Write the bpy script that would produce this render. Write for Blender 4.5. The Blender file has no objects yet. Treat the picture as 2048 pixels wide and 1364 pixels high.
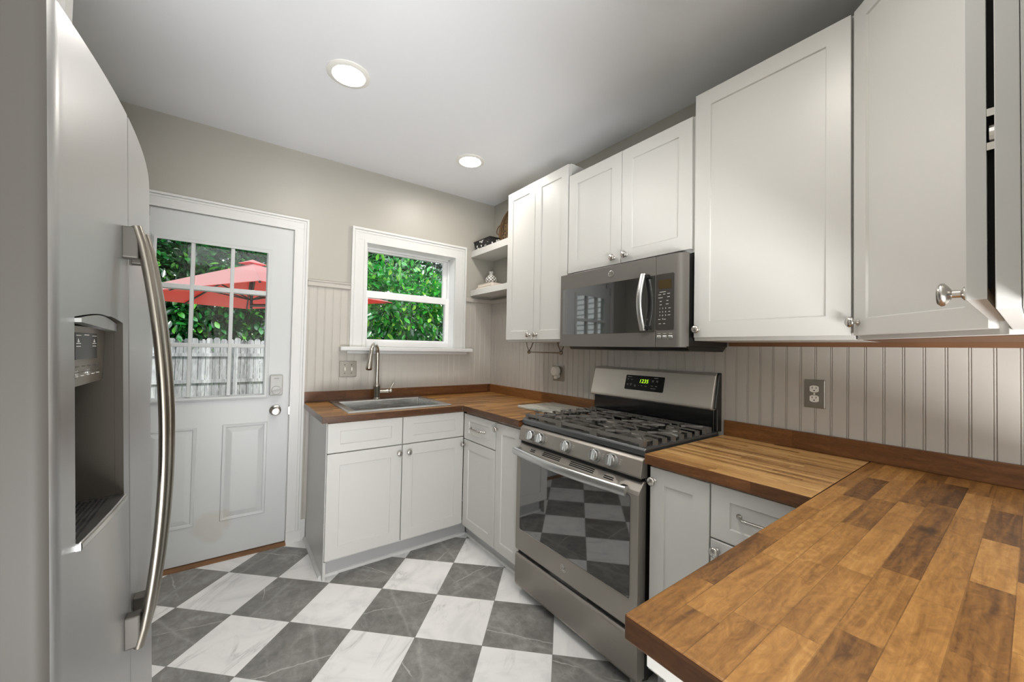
import bpy, bmesh, math, random
import numpy as np
from mathutils import Vector, Matrix

random.seed(7)
rng = np.random.default_rng(11)
SC = bpy.context.scene
COL = SC.collection
PI = math.pi

# ------------------------------------------------------------------ camera, sky, sun, exposure
cam_d = bpy.data.cameras.new('camera')
cam = bpy.data.objects.new('camera', cam_d); COL.objects.link(cam)
CAM = Vector((-1.92767, -2.93516, 1.30178))
YAW, PIT, ROL, FPX = math.radians(36.32769), math.radians(1.1937), math.radians(1.10524), 771.4285
fw = Vector((math.sin(YAW)*math.cos(PIT), math.cos(YAW)*math.cos(PIT), math.sin(PIT)))
rt = Vector((math.cos(YAW), -math.sin(YAW), 0))
up = rt.cross(fw)
rt2 = rt*math.cos(ROL) + up*math.sin(ROL)
up2 = -rt*math.sin(ROL) + up*math.cos(ROL)
m3 = Matrix((rt2, up2, -fw)).transposed()
cam.matrix_world = Matrix.Translation(CAM) @ m3.to_4x4()
cam_d.sensor_fit = 'HORIZONTAL'; cam_d.sensor_width = 36.0
cam_d.lens = FPX*36.0/2048.0
cam_d.clip_start = 0.02; cam_d.clip_end = 200
SC.camera = cam

world = bpy.data.worlds.new('sky'); SC.world = world; world.use_nodes = True
bg = world.node_tree.nodes['Background']
bg.inputs[0].default_value = (0.86, 0.94, 1.0, 1); bg.inputs[1].default_value = 1.5

sun_d = bpy.data.lights.new('sun', 'SUN'); sun = bpy.data.objects.new('sun', sun_d); COL.objects.link(sun)
sun_d.energy = 4.5; sun_d.angle = math.radians(2.0); sun_d.color = (1.0, 0.96, 0.9)
sun.location = (2, 6, 12)
sun.rotation_euler = Vector((0.42, -0.48, 0.78)).to_track_quat('Z', 'Y').to_euler()

FILL_LEFT, FILL_FRONT = 8.0, 10.0      # fill light behind the two added dining room windows
LAMP = 150.0         # radiance of the recessed lamps
BOUNCE = 140.0      # large unseen soft light added low in the dining area to brighten the ceiling
bl = bpy.data.lights.new('ceiling_bounce', 'AREA'); bl.shape = 'RECTANGLE'; bl.size = 1.3; bl.size_y = .8; bl.energy = BOUNCE; bl.color = (.985, .99, 1.0)
blo = bpy.data.objects.new('ceiling_bounce', bl); COL.objects.link(blo); blo.location = (-2.05, -4.5, .19)
blo.rotation_euler = Vector((-.06, -.38, -1.0)).to_track_quat('Z', 'Y').to_euler()
VS = SC.view_settings
VS.view_transform = 'Standard'; VS.look = 'None'; VS.gamma = 1.0; VS.use_curve_mapping = False
VS.exposure = 0.38
SC.cycles.max_bounces = 8; SC.cycles.diffuse_bounces = 5; SC.cycles.glossy_bounces = 5
SC.cycles.transparent_max_bounces = 12; SC.cycles.transmission_bounces = 6
SC.cycles.sample_clamp_indirect = 6.0
SC.cycles.caustics_reflective = False; SC.cycles.caustics_refractive = False
SC.cycles.use_denoising = True

# ------------------------------------------------------------------ materials
def lin(c):
    return tuple(((v/255.0)/12.92 if v/255.0 <= .04045 else ((v/255.0+.055)/1.055)**2.4) for v in c) + (1.0,)

class NT:
    def __init__(s, name):
        s.m = bpy.data.materials.new(name); s.m.use_nodes = True
        s.t = s.m.node_tree; s.b = s.t.nodes['Principled BSDF']; s.out = s.t.nodes['Material Output']
    def n(s, typ, **kw):
        nd = s.t.nodes.new(typ)
        for k, v in kw.items(): setattr(nd, k, v)
        return nd
    def l(s, a, b): s.t.links.new(a, b)
    def setin(s, sock, v):
        if hasattr(v, 'is_linked') or isinstance(v, bpy.types.NodeSocket): s.l(v, sock)
        else: sock.default_value = v
    def math(s, op, a, b=0.0, c=None):
        nd = s.n('ShaderNodeMath', operation=op)
        s.setin(nd.inputs[0], a); s.setin(nd.inputs[1], b)
        if c is not None: s.setin(nd.inputs[2], c)
        return nd.outputs[0]
    def comb(s, x, y, z=0.0):
        nd = s.n('ShaderNodeCombineXYZ')
        for i, v in enumerate((x, y, z)): s.setin(nd.inputs[i], v)
        return nd.outputs[0]
    def pos(s):
        g = s.n('ShaderNodeNewGeometry'); sp = s.n('ShaderNodeSeparateXYZ'); s.l(g.outputs['Position'], sp.inputs[0])
        return sp.outputs
    def noise(s, vec, scale, detail=3.0, rough=.5, dist=0.0):
        nd = s.n('ShaderNodeTexNoise'); nd.inputs['Scale'].default_value = scale
        nd.inputs['Detail'].default_value = detail; nd.inputs['Roughness'].default_value = rough
        nd.inputs['Distortion'].default_value = dist
        if vec is not None: s.l(vec, nd.inputs['Vector'])
        return nd.outputs['Fac']
    def ramp(s, fac, stops, interp='LINEAR'):
        nd = s.n('ShaderNodeValToRGB'); cr = nd.color_ramp; cr.interpolation = interp
        while len(cr.elements) < len(stops): cr.elements.new(.5)
        for e, (p, c) in zip(cr.elements, stops): e.position = p; e.color = c
        s.setin(nd.inputs[0], fac); return nd.outputs[0]
    def mix(s, fac, a, b, mode='MIX'):
        nd = s.n('ShaderNodeMix', data_type='RGBA', blend_type=mode)
        s.setin(nd.inputs[0], fac); s.setin(nd.inputs[6], a); s.setin(nd.inputs[7], b)
        return nd.outputs[2]
    def bump(s, h, strength, dist=.01):
        nd = s.n('ShaderNodeBump'); nd.inputs['Strength'].default_value = strength; nd.inputs['Distance'].default_value = dist
        s.l(h, nd.inputs['Height']); s.l(nd.outputs[0], s.b.inputs['Normal'])

def plain(name, rgb, rough=.5, metal=0.0, spec=.5, coat=0.0, noise=0.0, bump=0.0, bscale=120.0, emit=None, estr=0.0):
    k = NT(name)
    k.b.inputs['Roughness'].default_value = rough; k.b.inputs['Metallic'].default_value = metal
    k.b.inputs['Specular IOR Level'].default_value = spec; k.b.inputs['Coat Weight'].default_value = coat
    c = lin(rgb)
    if noise:
        g = k.n('ShaderNodeNewGeometry')
        f = k.noise(g.outputs['Position'], 6.0, 4)
        d = tuple(v*(1-noise) for v in c[:3])+(1,)
        e = tuple(min(1, v*(1+noise)) for v in c[:3])+(1,)
        k.l(k.ramp(f, [(.3, d), (.7, e)]), k.b.inputs['Base Color'])
    else: k.b.inputs['Base Color'].default_value = c
    if bump:
        g = k.n('ShaderNodeNewGeometry'); k.bump(k.noise(g.outputs['Position'], bscale, 3), bump, .002)
    if emit: k.b.inputs['Emission Color'].default_value = lin(emit); k.b.inputs['Emission Strength'].default_value = estr
    return k.m

def brushed(name, rgb, rough, metal, axis='z', amp=.06, aniso=0.0):
    k = NT(name); p = k.pos()
    st = {'z': (90, 90, 1.5), 'y': (90, 1.5, 90), 'x': (1.5, 90, 90)}[axis]
    v = k.comb(k.math('MULTIPLY', p[0], st[0]), k.math('MULTIPLY', p[1], st[1]), k.math('MULTIPLY', p[2], st[2]))
    f = k.noise(v, 5.0, 3)
    c = lin(rgb)
    k.l(k.ramp(f, [(.2, tuple(x*(1-amp) for x in c[:3])+(1,)), (.8, tuple(min(1, x*(1+amp)) for x in c[:3])+(1,))]), k.b.inputs['Base Color'])
    k.l(k.math('MULTIPLY_ADD', f, .12, rough-.06), k.b.inputs['Roughness'])
    k.b.inputs['Metallic'].default_value = metal
    if aniso:
        k.b.inputs['Anisotropic'].default_value = aniso
        t = k.n('ShaderNodeTangent', direction_type='RADIAL', axis='Z'); k.l(t.outputs[0], k.b.inputs['Tangent'])
    return k.m

def wood(name, along, stops, sw=.045, sl=.42, rough=.33, knots=True):
    k = NT(name); p = k.pos()
    u = p[0] if along == 'x' else p[1]
    w = k.math('ADD', p[1] if along == 'x' else p[0], p[2])
    v = k.math('DIVIDE', w, sw)
    row = k.math('FLOOR', v)
    wn = k.n('ShaderNodeTexWhiteNoise', noise_dimensions='1D'); k.l(row, wn.inputs['W'])
    cc = k.math('ADD', k.math('DIVIDE', u, sl), k.math('MULTIPLY', wn.outputs['Value'], 7.3))
    col = k.math('FLOOR', cc)
    w2 = k.n('ShaderNodeTexWhiteNoise', noise_dimensions='2D'); k.l(k.comb(row, col), w2.inputs['Vector'])
    r = w2.outputs['Value']
    gv = k.comb(k.math('MULTIPLY_ADD', r, 40.0, k.math('MULTIPLY', u, 2.2)), k.math('MULTIPLY', w, 26.0), k.math('MULTIPLY', r, 9.0))
    g1 = k.noise(gv, 1.6, 6, .62, 1.2)
    gv2 = k.comb(k.math('MULTIPLY', u, 9.0), k.math('MULTIPLY', w, 220.0), r)
    g2 = k.noise(gv2, 1.0, 3)
    g3 = k.noise(k.comb(k.math('MULTIPLY_ADD', r, 13.0, k.math('MULTIPLY', u, 14.0)), k.math('MULTIPLY', w, 30.0), r), 1.5, 5, .65, 2.0)
    f = k.math('ADD', k.math('MULTIPLY', r, .46), k.math('MULTIPLY', g1, .80))
    f = k.math('ADD', f, k.math('MULTIPLY', k.math('SUBTRACT', g3, .5), .55))
    f = k.math('ADD', f, k.math('MULTIPLY', g2, .16)); f = k.math('SUBTRACT', f, .27)
    c = k.ramp(f, stops)
    fr = k.math('FRACT', v); edge = k.math('LESS_THAN', fr, .03)
    fc = k.math('FRACT', cc); e2 = k.math('LESS_THAN', fc, .004)
    ed = k.math('MULTIPLY', k.math('MAXIMUM', edge, e2), .35)
    c = k.mix(ed, c, stops[0][1])
    if knots:
        vo = k.n('ShaderNodeTexVoronoi'); vo.inputs['Scale'].default_value = 1.0
        k.l(k.comb(k.math('MULTIPLY', u, 3.0), k.math('MULTIPLY', w, 4.6), 0.0), vo.inputs['Vector'])
        kn = k.ramp(k.math('ADD', vo.outputs['Distance'], k.math('MULTIPLY', k.math('SUBTRACT', g1, .5), .10)), [(.0, (.85, .85, .85, 1)), (.05, (.75, .75, .75, 1)), (.11, (0, 0, 0, 1))])
        c = k.mix(kn, c, tuple(x*.7 for x in stops[0][1][:3])+(1,))
    k.l(c, k.b.inputs['Base Color'])
    k.b.inputs['Roughness'].default_value = rough
    k.l(k.math('MULTIPLY_ADD', g1, .2, rough-.08), k.b.inputs['Roughness'])
    k.bump(g2, .06, .001)
    return k.m

def glass(name, tint=(1, 1, 1), refl=1.0):
    k = NT(name)
    tr = k.n('ShaderNodeBsdfTransparent'); tr.inputs[0].default_value = tint+(1,)
    gl = k.n('ShaderNodeBsdfGlossy'); gl.inputs['Roughness'].default_value = .01; gl.inputs[0].default_value = (refl, refl, refl, 1)
    f = k.n('ShaderNodeFresnel'); f.inputs[0].default_value = 1.45
    g = k.n('ShaderNodeNewGeometry'); fac = k.math('MULTIPLY', f.outputs[0], k.math('SUBTRACT', 1.0, g.outputs['Backfacing']))
    mx = k.n('ShaderNodeMixShader'); k.l(fac, mx.inputs[0]); k.l(tr.outputs[0], mx.inputs[1]); k.l(gl.outputs[0], mx.inputs[2])
    k.l(mx.outputs[0], k.out.inputs['Surface'])
    return k.m

def floor_mat():
    k = NT('checkered_marble_tile'); p = k.pos()
    TH = .7681; S = .3071; OX, OY = -2.1002, -.4225
    dx = k.math('SUBTRACT', p[0], OX); dy = k.math('SUBTRACT', p[1], OY)
    a = k.math('DIVIDE', k.math('ADD', k.math('MULTIPLY', dx, math.sin(TH)), k.math('MULTIPLY', dy, math.cos(TH))), S)
    b = k.math('DIVIDE', k.math('SUBTRACT', k.math('MULTIPLY', dx, math.cos(TH)), k.math('MULTIPLY', dy, math.sin(TH))), S)
    ia, ib = k.math('FLOOR', a), k.math('FLOOR', b)
    par = k.math('FLOORED_MODULO', k.math('ADD', ia, ib), 2.0)      # 1 = dark
    wn = k.n('ShaderNodeTexWhiteNoise', noise_dimensions='2D'); k.l(k.comb(ia, ib), wn.inputs['Vector']); r = wn.outputs['Value']
    w3 = k.n('ShaderNodeTexWhiteNoise', noise_dimensions='2D'); k.l(k.comb(ib, ia), w3.inputs['Vector']); r2 = w3.outputs['Value']
    ox = k.math('MULTIPLY', r, 37.0); oy = k.math('MULTIPLY', r2, 23.0)
    vx, vy = k.math('ADD', p[0], ox), k.math('ADD', p[1], oy)
    v = k.comb(vx, vy, r)
    # dark stone
    n1 = k.noise(v, 5.0, 7, .62, 1.0); n2 = k.noise(v, 28.0, 6, .7, .6)
    dk = k.ramp(k.math('ADD', k.math('MULTIPLY', n1, .6), k.math('MULTIPLY', n2, .4)), [(.30, lin((98, 96, 94))), (.5, lin((130, 128, 125))), (.66, lin((160, 158, 155)))])
    fa0, fb0 = k.math('SUBTRACT', k.math('FRACT', a), .5), k.math('SUBTRACT', k.math('FRACT', b), .5)
    wob = k.math('MULTIPLY', k.math('SUBTRACT', k.noise(v, 9.0, 4, .6), .5), .16)
    def crack(t_, off, lo, hi):
        d_ = k.math('ADD', k.math('MULTIPLY', fa0, k.math('COSINE', t_)), k.math('MULTIPLY', fb0, k.math('SINE', t_)))
        d_ = k.math('ABSOLUTE', k.math('ADD', k.math('ADD', d_, off), wob))
        return k.ramp(d_, [(.0, (1, 1, 1, 1)), (lo, (.6, .6, .6, 1)), (hi, (0, 0, 0, 1))])
    c1 = crack(k.math('MULTIPLY', r, 6.28), k.math('MULTIPLY', k.math('SUBTRACT', r2, .5), .6), .005, .013)
    c2 = k.math('MULTIPLY', crack(k.math('MULTIPLY', r2, 11.0), k.math('MULTIPLY', k.math('SUBTRACT', r, .5), .5), .012, .05), .32)
    st = k.comb(k.math('MULTIPLY', vx, 30.0), k.math('MULTIPLY', vy, 7.0), r2)
    scr = k.ramp(k.noise(st, 1.0, 4, .7), [(.58, (0, 0, 0, 1)), (.75, (.5, .5, .5, 1))])
    ex = k.ramp(k.noise(v, 4.0, 2), [(.42, (0, 0, 0, 1)), (.56, (1, 1, 1, 1))])
    c1 = k.math('MULTIPLY', c1, ex)
    dk = k.mix(k.math('MULTIPLY', k.math('MAXIMUM', k.math('MAXIMUM', c1, c2), k.math('MULTIPLY', scr, .6)), .6), dk, lin((222, 220, 216)))
    # white stone
    n3 = k.noise(v, 2.6, 6, .6, 2.2)
    wh = k.ramp(n3, [(.28, lin((222, 222, 223))), (.5, lin((242, 241, 240))), (.7, lin((248, 247, 246)))])
    gs = k.comb(k.math('ADD', vx, k.math('MULTIPLY', vy, -.9)), k.math('MULTIPLY', vy, .45), r)
    gv = k.ramp(k.math('ABSOLUTE', k.math('SUBTRACT', k.noise(gs, 4.2, 5, .6, 1.0), .5)), [(.0, (.62, .62, .62, 1)), (.012, (.2, .2, .2, 1)), (.05, (0, 0, 0, 1))])
    gm = k.ramp(k.noise(v, 3.0, 2), [(.46, (0, 0, 0, 1)), (.62, (1, 1, 1, 1))])
    wh = k.mix(k.math('MULTIPLY', k.math('MULTIPLY', gv, gm), .8), wh, lin((168, 167, 168)))
    c = k.mix(par, wh, dk)
    fa, fb = k.math('FRACT', a), k.math('FRACT', b)
    ea = k.math('MINIMUM', k.math('MINIMUM', fa, k.math('SUBTRACT', 1.0, fa)), k.math('MINIMUM', fb, k.math('SUBTRACT', 1.0, fb)))
    gr = k.math('LESS_THAN', ea, .0045)
    c = k.mix(k.math('MULTIPLY', gr, .75), c, lin((120, 116, 112)))
    k.l(c, k.b.inputs['Base Color'])
    k.b.inputs['Roughness'].default_value = .3
    k.l(k.math('MULTIPLY_ADD', n2, .15, .26), k.b.inputs['Roughness'])
    return k.m

def leaf_mat(name, stops, rough=.28, trans=.3):
    k = NT(name); g = k.n('ShaderNodeNewGeometry')
    c = k.ramp(g.outputs['Random Per Island'], stops)
    k.l(c, k.b.inputs['Base Color']); k.b.inputs['Roughness'].default_value = rough
    k.b.inputs['Specular IOR Level'].default_value = .8; k.b.inputs['Coat Weight'].default_value = 1.0; k.b.inputs['Coat Roughness'].default_value = .16; k.b.inputs['Coat IOR'].default_value = 2.1
    tl = k.n('ShaderNodeBsdfTranslucent'); k.l(c, tl.inputs[0])
    mx = k.n('ShaderNodeMixShader'); mx.inputs[0].default_value = trans
    k.l(k.b.outputs[0], mx.inputs[1]); k.l(tl.outputs[0], mx.inputs[2]); k.l(mx.outputs[0], k.out.inputs['Surface'])
    return k.m

def marble_mat():
    k = NT('pale_marble'); g = k.n('ShaderNodeNewGeometry'); p = k.pos()
    v = k.comb(k.math('MULTIPLY', p[0], 9.0), k.math('ADD', k.math('MULTIPLY', p[1], 3.0), k.math('MULTIPLY', p[0], 4.0)), k.math('MULTIPLY', p[2], 9.0))
    n = k.noise(v, 1.3, 7, .65, 1.5)
    k.l(k.ramp(n, [(.30, lin((120, 128, 126))), (.45, lin((178, 180, 172))), (.62, lin((206, 205, 195)))]), k.b.inputs['Base Color'])
    k.b.inputs['Roughness'].default_value = .22
    return k.m

def fence_mat():
    k = NT('weathered_grey_wood'); p = k.pos()
    v = k.comb(k.math('MULTIPLY', p[0], 7.0), k.math('MULTIPLY', p[1], 7.0), k.math('MULTIPLY', p[2], .9))
    n = k.noise(v, 4.0, 6, .65, .8)
    bd = k.n('ShaderNodeTexWhiteNoise', noise_dimensions='1D'); k.l(k.math('FLOOR', k.math('DIVIDE', k.math('ADD', p[0], k.math('MULTIPLY', p[1], 1.0)), .145)), bd.inputs['W'])
    f = k.math('ADD', k.math('MULTIPLY', n, .75), k.math('MULTIPLY', bd.outputs['Value'], .3))
    k.l(k.ramp(f, [(.25, lin((88, 88, 90))), (.55, lin((150, 150, 152))), (.8, lin((196, 196, 198)))]), k.b.inputs['Base Color'])
    k.b.inputs['Roughness'].default_value = .85
    return k.m

M = {}
M['ceiling'] = plain('ceiling_paint', (227, 228, 231), .75, bump=.03)
M['wall'] = plain('greige_wall_paint', (168, 165, 156), .42, bump=.05, bscale=60)
M['bead'] = plain('pale_beadboard_paint', (180, 175, 167), .42)
M['trim'] = plain('white_trim_paint', (210, 210, 208), .35)
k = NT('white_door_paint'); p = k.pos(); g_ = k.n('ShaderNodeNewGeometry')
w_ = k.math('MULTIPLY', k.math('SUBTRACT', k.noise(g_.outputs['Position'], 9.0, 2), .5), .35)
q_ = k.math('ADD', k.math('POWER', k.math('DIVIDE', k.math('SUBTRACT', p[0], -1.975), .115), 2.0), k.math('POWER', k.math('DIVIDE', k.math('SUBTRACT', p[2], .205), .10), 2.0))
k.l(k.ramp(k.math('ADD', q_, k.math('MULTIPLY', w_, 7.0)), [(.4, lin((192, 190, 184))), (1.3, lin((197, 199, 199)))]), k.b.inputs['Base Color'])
k.b.inputs['Roughness'].default_value = .38; M['door'] = k.m
M['vinyl'] = plain('white_vinyl', (232, 232, 232), .3)
M['cab'] = plain('white_cabinet_paint', (201, 200, 196), .36)
M['cab_toe'] = plain('grey_toe_kick_paint', (176, 176, 176), .5)
M['raw'] = plain('raw_cabinet_wood', (108, 72, 42), .6, noise=.15)
M['floor'] = floor_mat()
M['threshold'] = plain('brown_threshold_wood', (120, 84, 52), .5, noise=.2)
TOPS = [(.0, lin((52, 32, 15))), (.2, lin((92, 60, 29))), (.42, lin((136, 94, 46))), (.62, lin((166, 119, 62))), (.9, lin((198, 154, 92)))]
TAN = [(.0, lin((84, 54, 28))), (.18, lin((134, 94, 52))), (.42, lin((178, 134, 80))), (.65, lin((202, 160, 102))), (.9, lin((220, 184, 130)))]
DARK = [(.0, lin((44, 25, 12))), (.3, lin((74, 45, 24))), (.6, lin((104, 66, 37))), (.9, lin((138, 92, 55)))]
SPL = [(.0, lin((62, 36, 16))), (.35, lin((104, 66, 33))), (.65, lin((130, 86, 46))), (.95, lin((156, 108, 62)))]
M['top_x'] = wood('butcher_block_along_window', 'x', TOPS, sw=.04, sl=.5)
M['top_y'] = wood('butcher_block_along_range', 'y', TAN, sw=.023, sl=.6)
M['top_p'] = wood('butcher_block_peninsula', 'x', TOPS, sw=.050, sl=.27, rough=.36)
M['edge_x'] = wood('walnut_edge_x', 'x', DARK, sw=.06, sl=.6, knots=False)
M['edge_y'] = wood('walnut_edge_y', 'y', DARK, sw=.06, sl=.6, knots=False)
M['edge_end'] = wood('shaded_walnut_edge', 'y', [(a_, tuple(v*.42 for v in c_[:3])+(1,)) for a_, c_ in DARK], sw=.06, sl=.6, knots=False)  # walnut darkened to hold the shade on the peninsula's end edge
M['splash_x'] = wood('walnut_splash_x', 'x', DARK, sw=.09, sl=1.2, knots=False)
M['splash_y'] = wood('walnut_splash_y', 'y', SPL, sw=.4, sl=1.6)
M['steel'] = brushed('brushed_stainless', (196, 196, 195), .30, 1.0, 'z', .03)
M['fridge'] = brushed('fridge_stainless', (184, 184, 184), .36, 1.0, 'z', .03, .6)
M['handle'] = plain('satin_nickel_handle', (156, 150, 140), .27, 1.0)
M['nickel'] = plain('brushed_nickel', (196, 192, 186), .25, 1.0)
M['chrome'] = plain('polished_chrome', (216, 216, 216), .08, 1.0)
M['faucet'] = plain('brushed_nickel_faucet', (186, 180, 170), .2, 1.0)
M['sink'] = brushed('sink_stainless', (198, 198, 196), .26, 1.0, 'x', .04)
M['slate'] = brushed('slate_steel', (148, 142, 135), .38, .5, 'y', .03)
M['slate_oven'] = brushed('slate_steel_upper_oven', (116, 112, 107), .38, .45, 'y', .03)
M['slate_light'] = brushed('light_slate_steel', (206, 200, 191), .36, .55, 'y', .03)
M['slate_dark'] = plain('dark_slate_metal', (72, 72, 71), .3, .8)
M['enamel'] = plain('black_enamel', (26, 27, 28), .12, 0.0, .6)
M['cooktop'] = plain('dark_grey_enamel', (88, 90, 91), .22, .5)
M['iron'] = plain('cast_iron', (104, 100, 95), .42, .3, noise=.12)
M['alu'] = plain('cast_aluminium', (196, 192, 186), .35, 1.0)
def dark_glass():
    k = NT('dark_oven_glass'); k.b.inputs['Base Color'].default_value = lin((26, 26, 26)); k.b.inputs['Roughness'].default_value = .03
    k.b.inputs['IOR'].default_value = 2.3; k.b.inputs['Specular IOR Level'].default_value = .6
    return k.m
M['oven_glass'] = dark_glass()
M['black'] = plain('black_plastic', (18, 18, 18), .35)
M['gap'] = plain('dark_gap', (10, 9, 8), .8)
M['panel_black'] = plain('glossy_black_panel', (20, 20, 20), .25, spec=.25)
M['panel_grey'] = plain('dark_grey_touch_panel', (58, 55, 52), .25)
M['label'] = plain('pale_lettering', (205, 203, 198), .6)
M['label_dark'] = plain('dark_lettering', (70, 66, 60), .6)
M['green_led'] = plain('green_digits', (150, 200, 30), .5, emit=(160, 215, 40), estr=1.2)
M['amber'] = plain('dim_amber_display', (62, 49, 22), .3)
M['white_plastic'] = plain('white_plastic', (226, 224, 218), .4)
M['ivory'] = plain('ivory_plastic', (214, 208, 198), .4)
M['grey_plastic'] = plain('grey_plastic', (176, 176, 172), .35)
M['plate'] = plain('steel_wall_plate', (150, 144, 135), .32, .9)
M['glass'] = glass('clear_glass', (.97, .98, .975))
M['lens'] = plain('lit_lamp_lens', (255, 250, 240), .5, emit=(255, 249, 240), estr=LAMP)
M['marble'] = marble_mat()
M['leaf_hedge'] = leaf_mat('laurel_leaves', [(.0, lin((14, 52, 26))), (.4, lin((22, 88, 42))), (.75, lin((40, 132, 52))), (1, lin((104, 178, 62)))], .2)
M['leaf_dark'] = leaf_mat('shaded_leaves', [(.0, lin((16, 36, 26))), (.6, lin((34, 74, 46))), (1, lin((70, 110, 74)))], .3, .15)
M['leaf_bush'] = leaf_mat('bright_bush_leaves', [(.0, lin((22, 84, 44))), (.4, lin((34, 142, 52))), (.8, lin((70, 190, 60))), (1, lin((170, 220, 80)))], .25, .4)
M['bark'] = plain('brown_bark', (84, 72, 62), .9, noise=.3)
M['fence'] = fence_mat()
M['grass'] = plain('garden_ground', (96, 104, 78), .95, noise=.3)
M['red'] = plain('red_canvas', (206, 46, 40), .8)
M['siding'] = plain('white_siding', (220, 222, 224), .7)
M['wicker'] = None
M['shingle'] = plain('grey_shingle', (96, 94, 92), .9, noise=.2)

# red canvas lets some daylight through
k = NT('red_canvas_translucent'); k.b.inputs['Base Color'].default_value = lin((222, 62, 52)); k.b.inputs['Roughness'].default_value = .45; k.b.inputs['Sheen Weight'].default_value = 1.0; k.b.inputs['Sheen Roughness'].default_value = .35; k.b.inputs['Coat Weight'].default_value = .8; k.b.inputs['Coat Roughness'].default_value = .25; k.b.inputs['Coat IOR'].default_value = 1.8
tl = k.n('ShaderNodeBsdfTranslucent'); tl.inputs[0].default_value = lin((226, 60, 50))
mx = k.n('ShaderNodeMixShader'); mx.inputs[0].default_value = .45
k.l(k.b.outputs[0], mx.inputs[1]); k.l(tl.outputs[0], mx.inputs[2]); k.l(mx.outputs[0], k.out.inputs['Surface']); M['red'] = k.m

def pattern_basket():
    k = NT('black_with_white_flowers'); g = k.n('ShaderNodeNewGeometry')
    vo = k.n('ShaderNodeTexVoronoi'); vo.inputs['Scale'].default_value = 34.0; k.l(g.outputs['Position'], vo.inputs['Vector'])
    n = k.noise(g.outputs['Position'], 70.0, 2)
    f = k.math('ADD', vo.outputs['Distance'], k.math('MULTIPLY', n, .4))
    k.l(k.ramp(f, [(.50, lin((225, 225, 222))), (.54, lin((22, 22, 22)))]), k.b.inputs['Base Color']); k.b.inputs['Roughness'].default_value = .6
    return k.m
M['basket'] = pattern_basket()
def pattern_vase():
    k = NT('white_with_black_lattice'); tc = k.n('ShaderNodeTexCoord'); sp = k.n('ShaderNodeSeparateXYZ'); k.l(tc.outputs['Object'], sp.inputs[0])
    ang = k.math('ARCTAN2', sp.outputs[1], sp.outputs[0])
    u = k.math('MULTIPLY', ang, 1.592); v = k.math('MULTIPLY', sp.outputs[2], 38.0)
    a = k.math('ABSOLUTE', k.math('SUBTRACT', k.math('FRACT', k.math('ADD', u, v)), .5))
    b = k.math('ABSOLUTE', k.math('SUBTRACT', k.math('FRACT', k.math('SUBTRACT', u, v)), .5))
    f = k.math('LESS_THAN', k.math('MINIMUM', a, b), .12)
    k.l(k.mix(f, lin((214, 212, 206)), lin((40, 44, 52))), k.b.inputs['Base Color']); k.b.inputs['Roughness'].default_value = .3
    return k.m
M['vase'] = pattern_vase()
def pattern_wicker():
    k = NT('brown_woven_wicker'); p = k.pos()
    a = k.n('ShaderNodeTexVoronoi'); a.inputs['Scale'].default_value = 60.0
    g = k.n('ShaderNodeNewGeometry'); k.l(g.outputs['Position'], a.inputs['Vector'])
    k.l(k.ramp(a.outputs['Distance'], [(.25, lin((104, 84, 54))), (.5, lin((138, 114, 78))), (.6, lin((52, 40, 26)))]), k.b.inputs['Base Color'])
    k.b.inputs['Roughness'].default_value = .6
    return k.m
M['wicker'] = pattern_wicker()
M['cane'] = plain('brown_cane', (104, 80, 52), .5, noise=.15)
M['cloth_book'] = plain('off_white_book_cloth', (216, 206, 196), .7, noise=.04)
M['pages'] = plain('book_pages', (226, 218, 204), .8)

# ------------------------------------------------------------------ mesh helpers
LOC = {}

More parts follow.
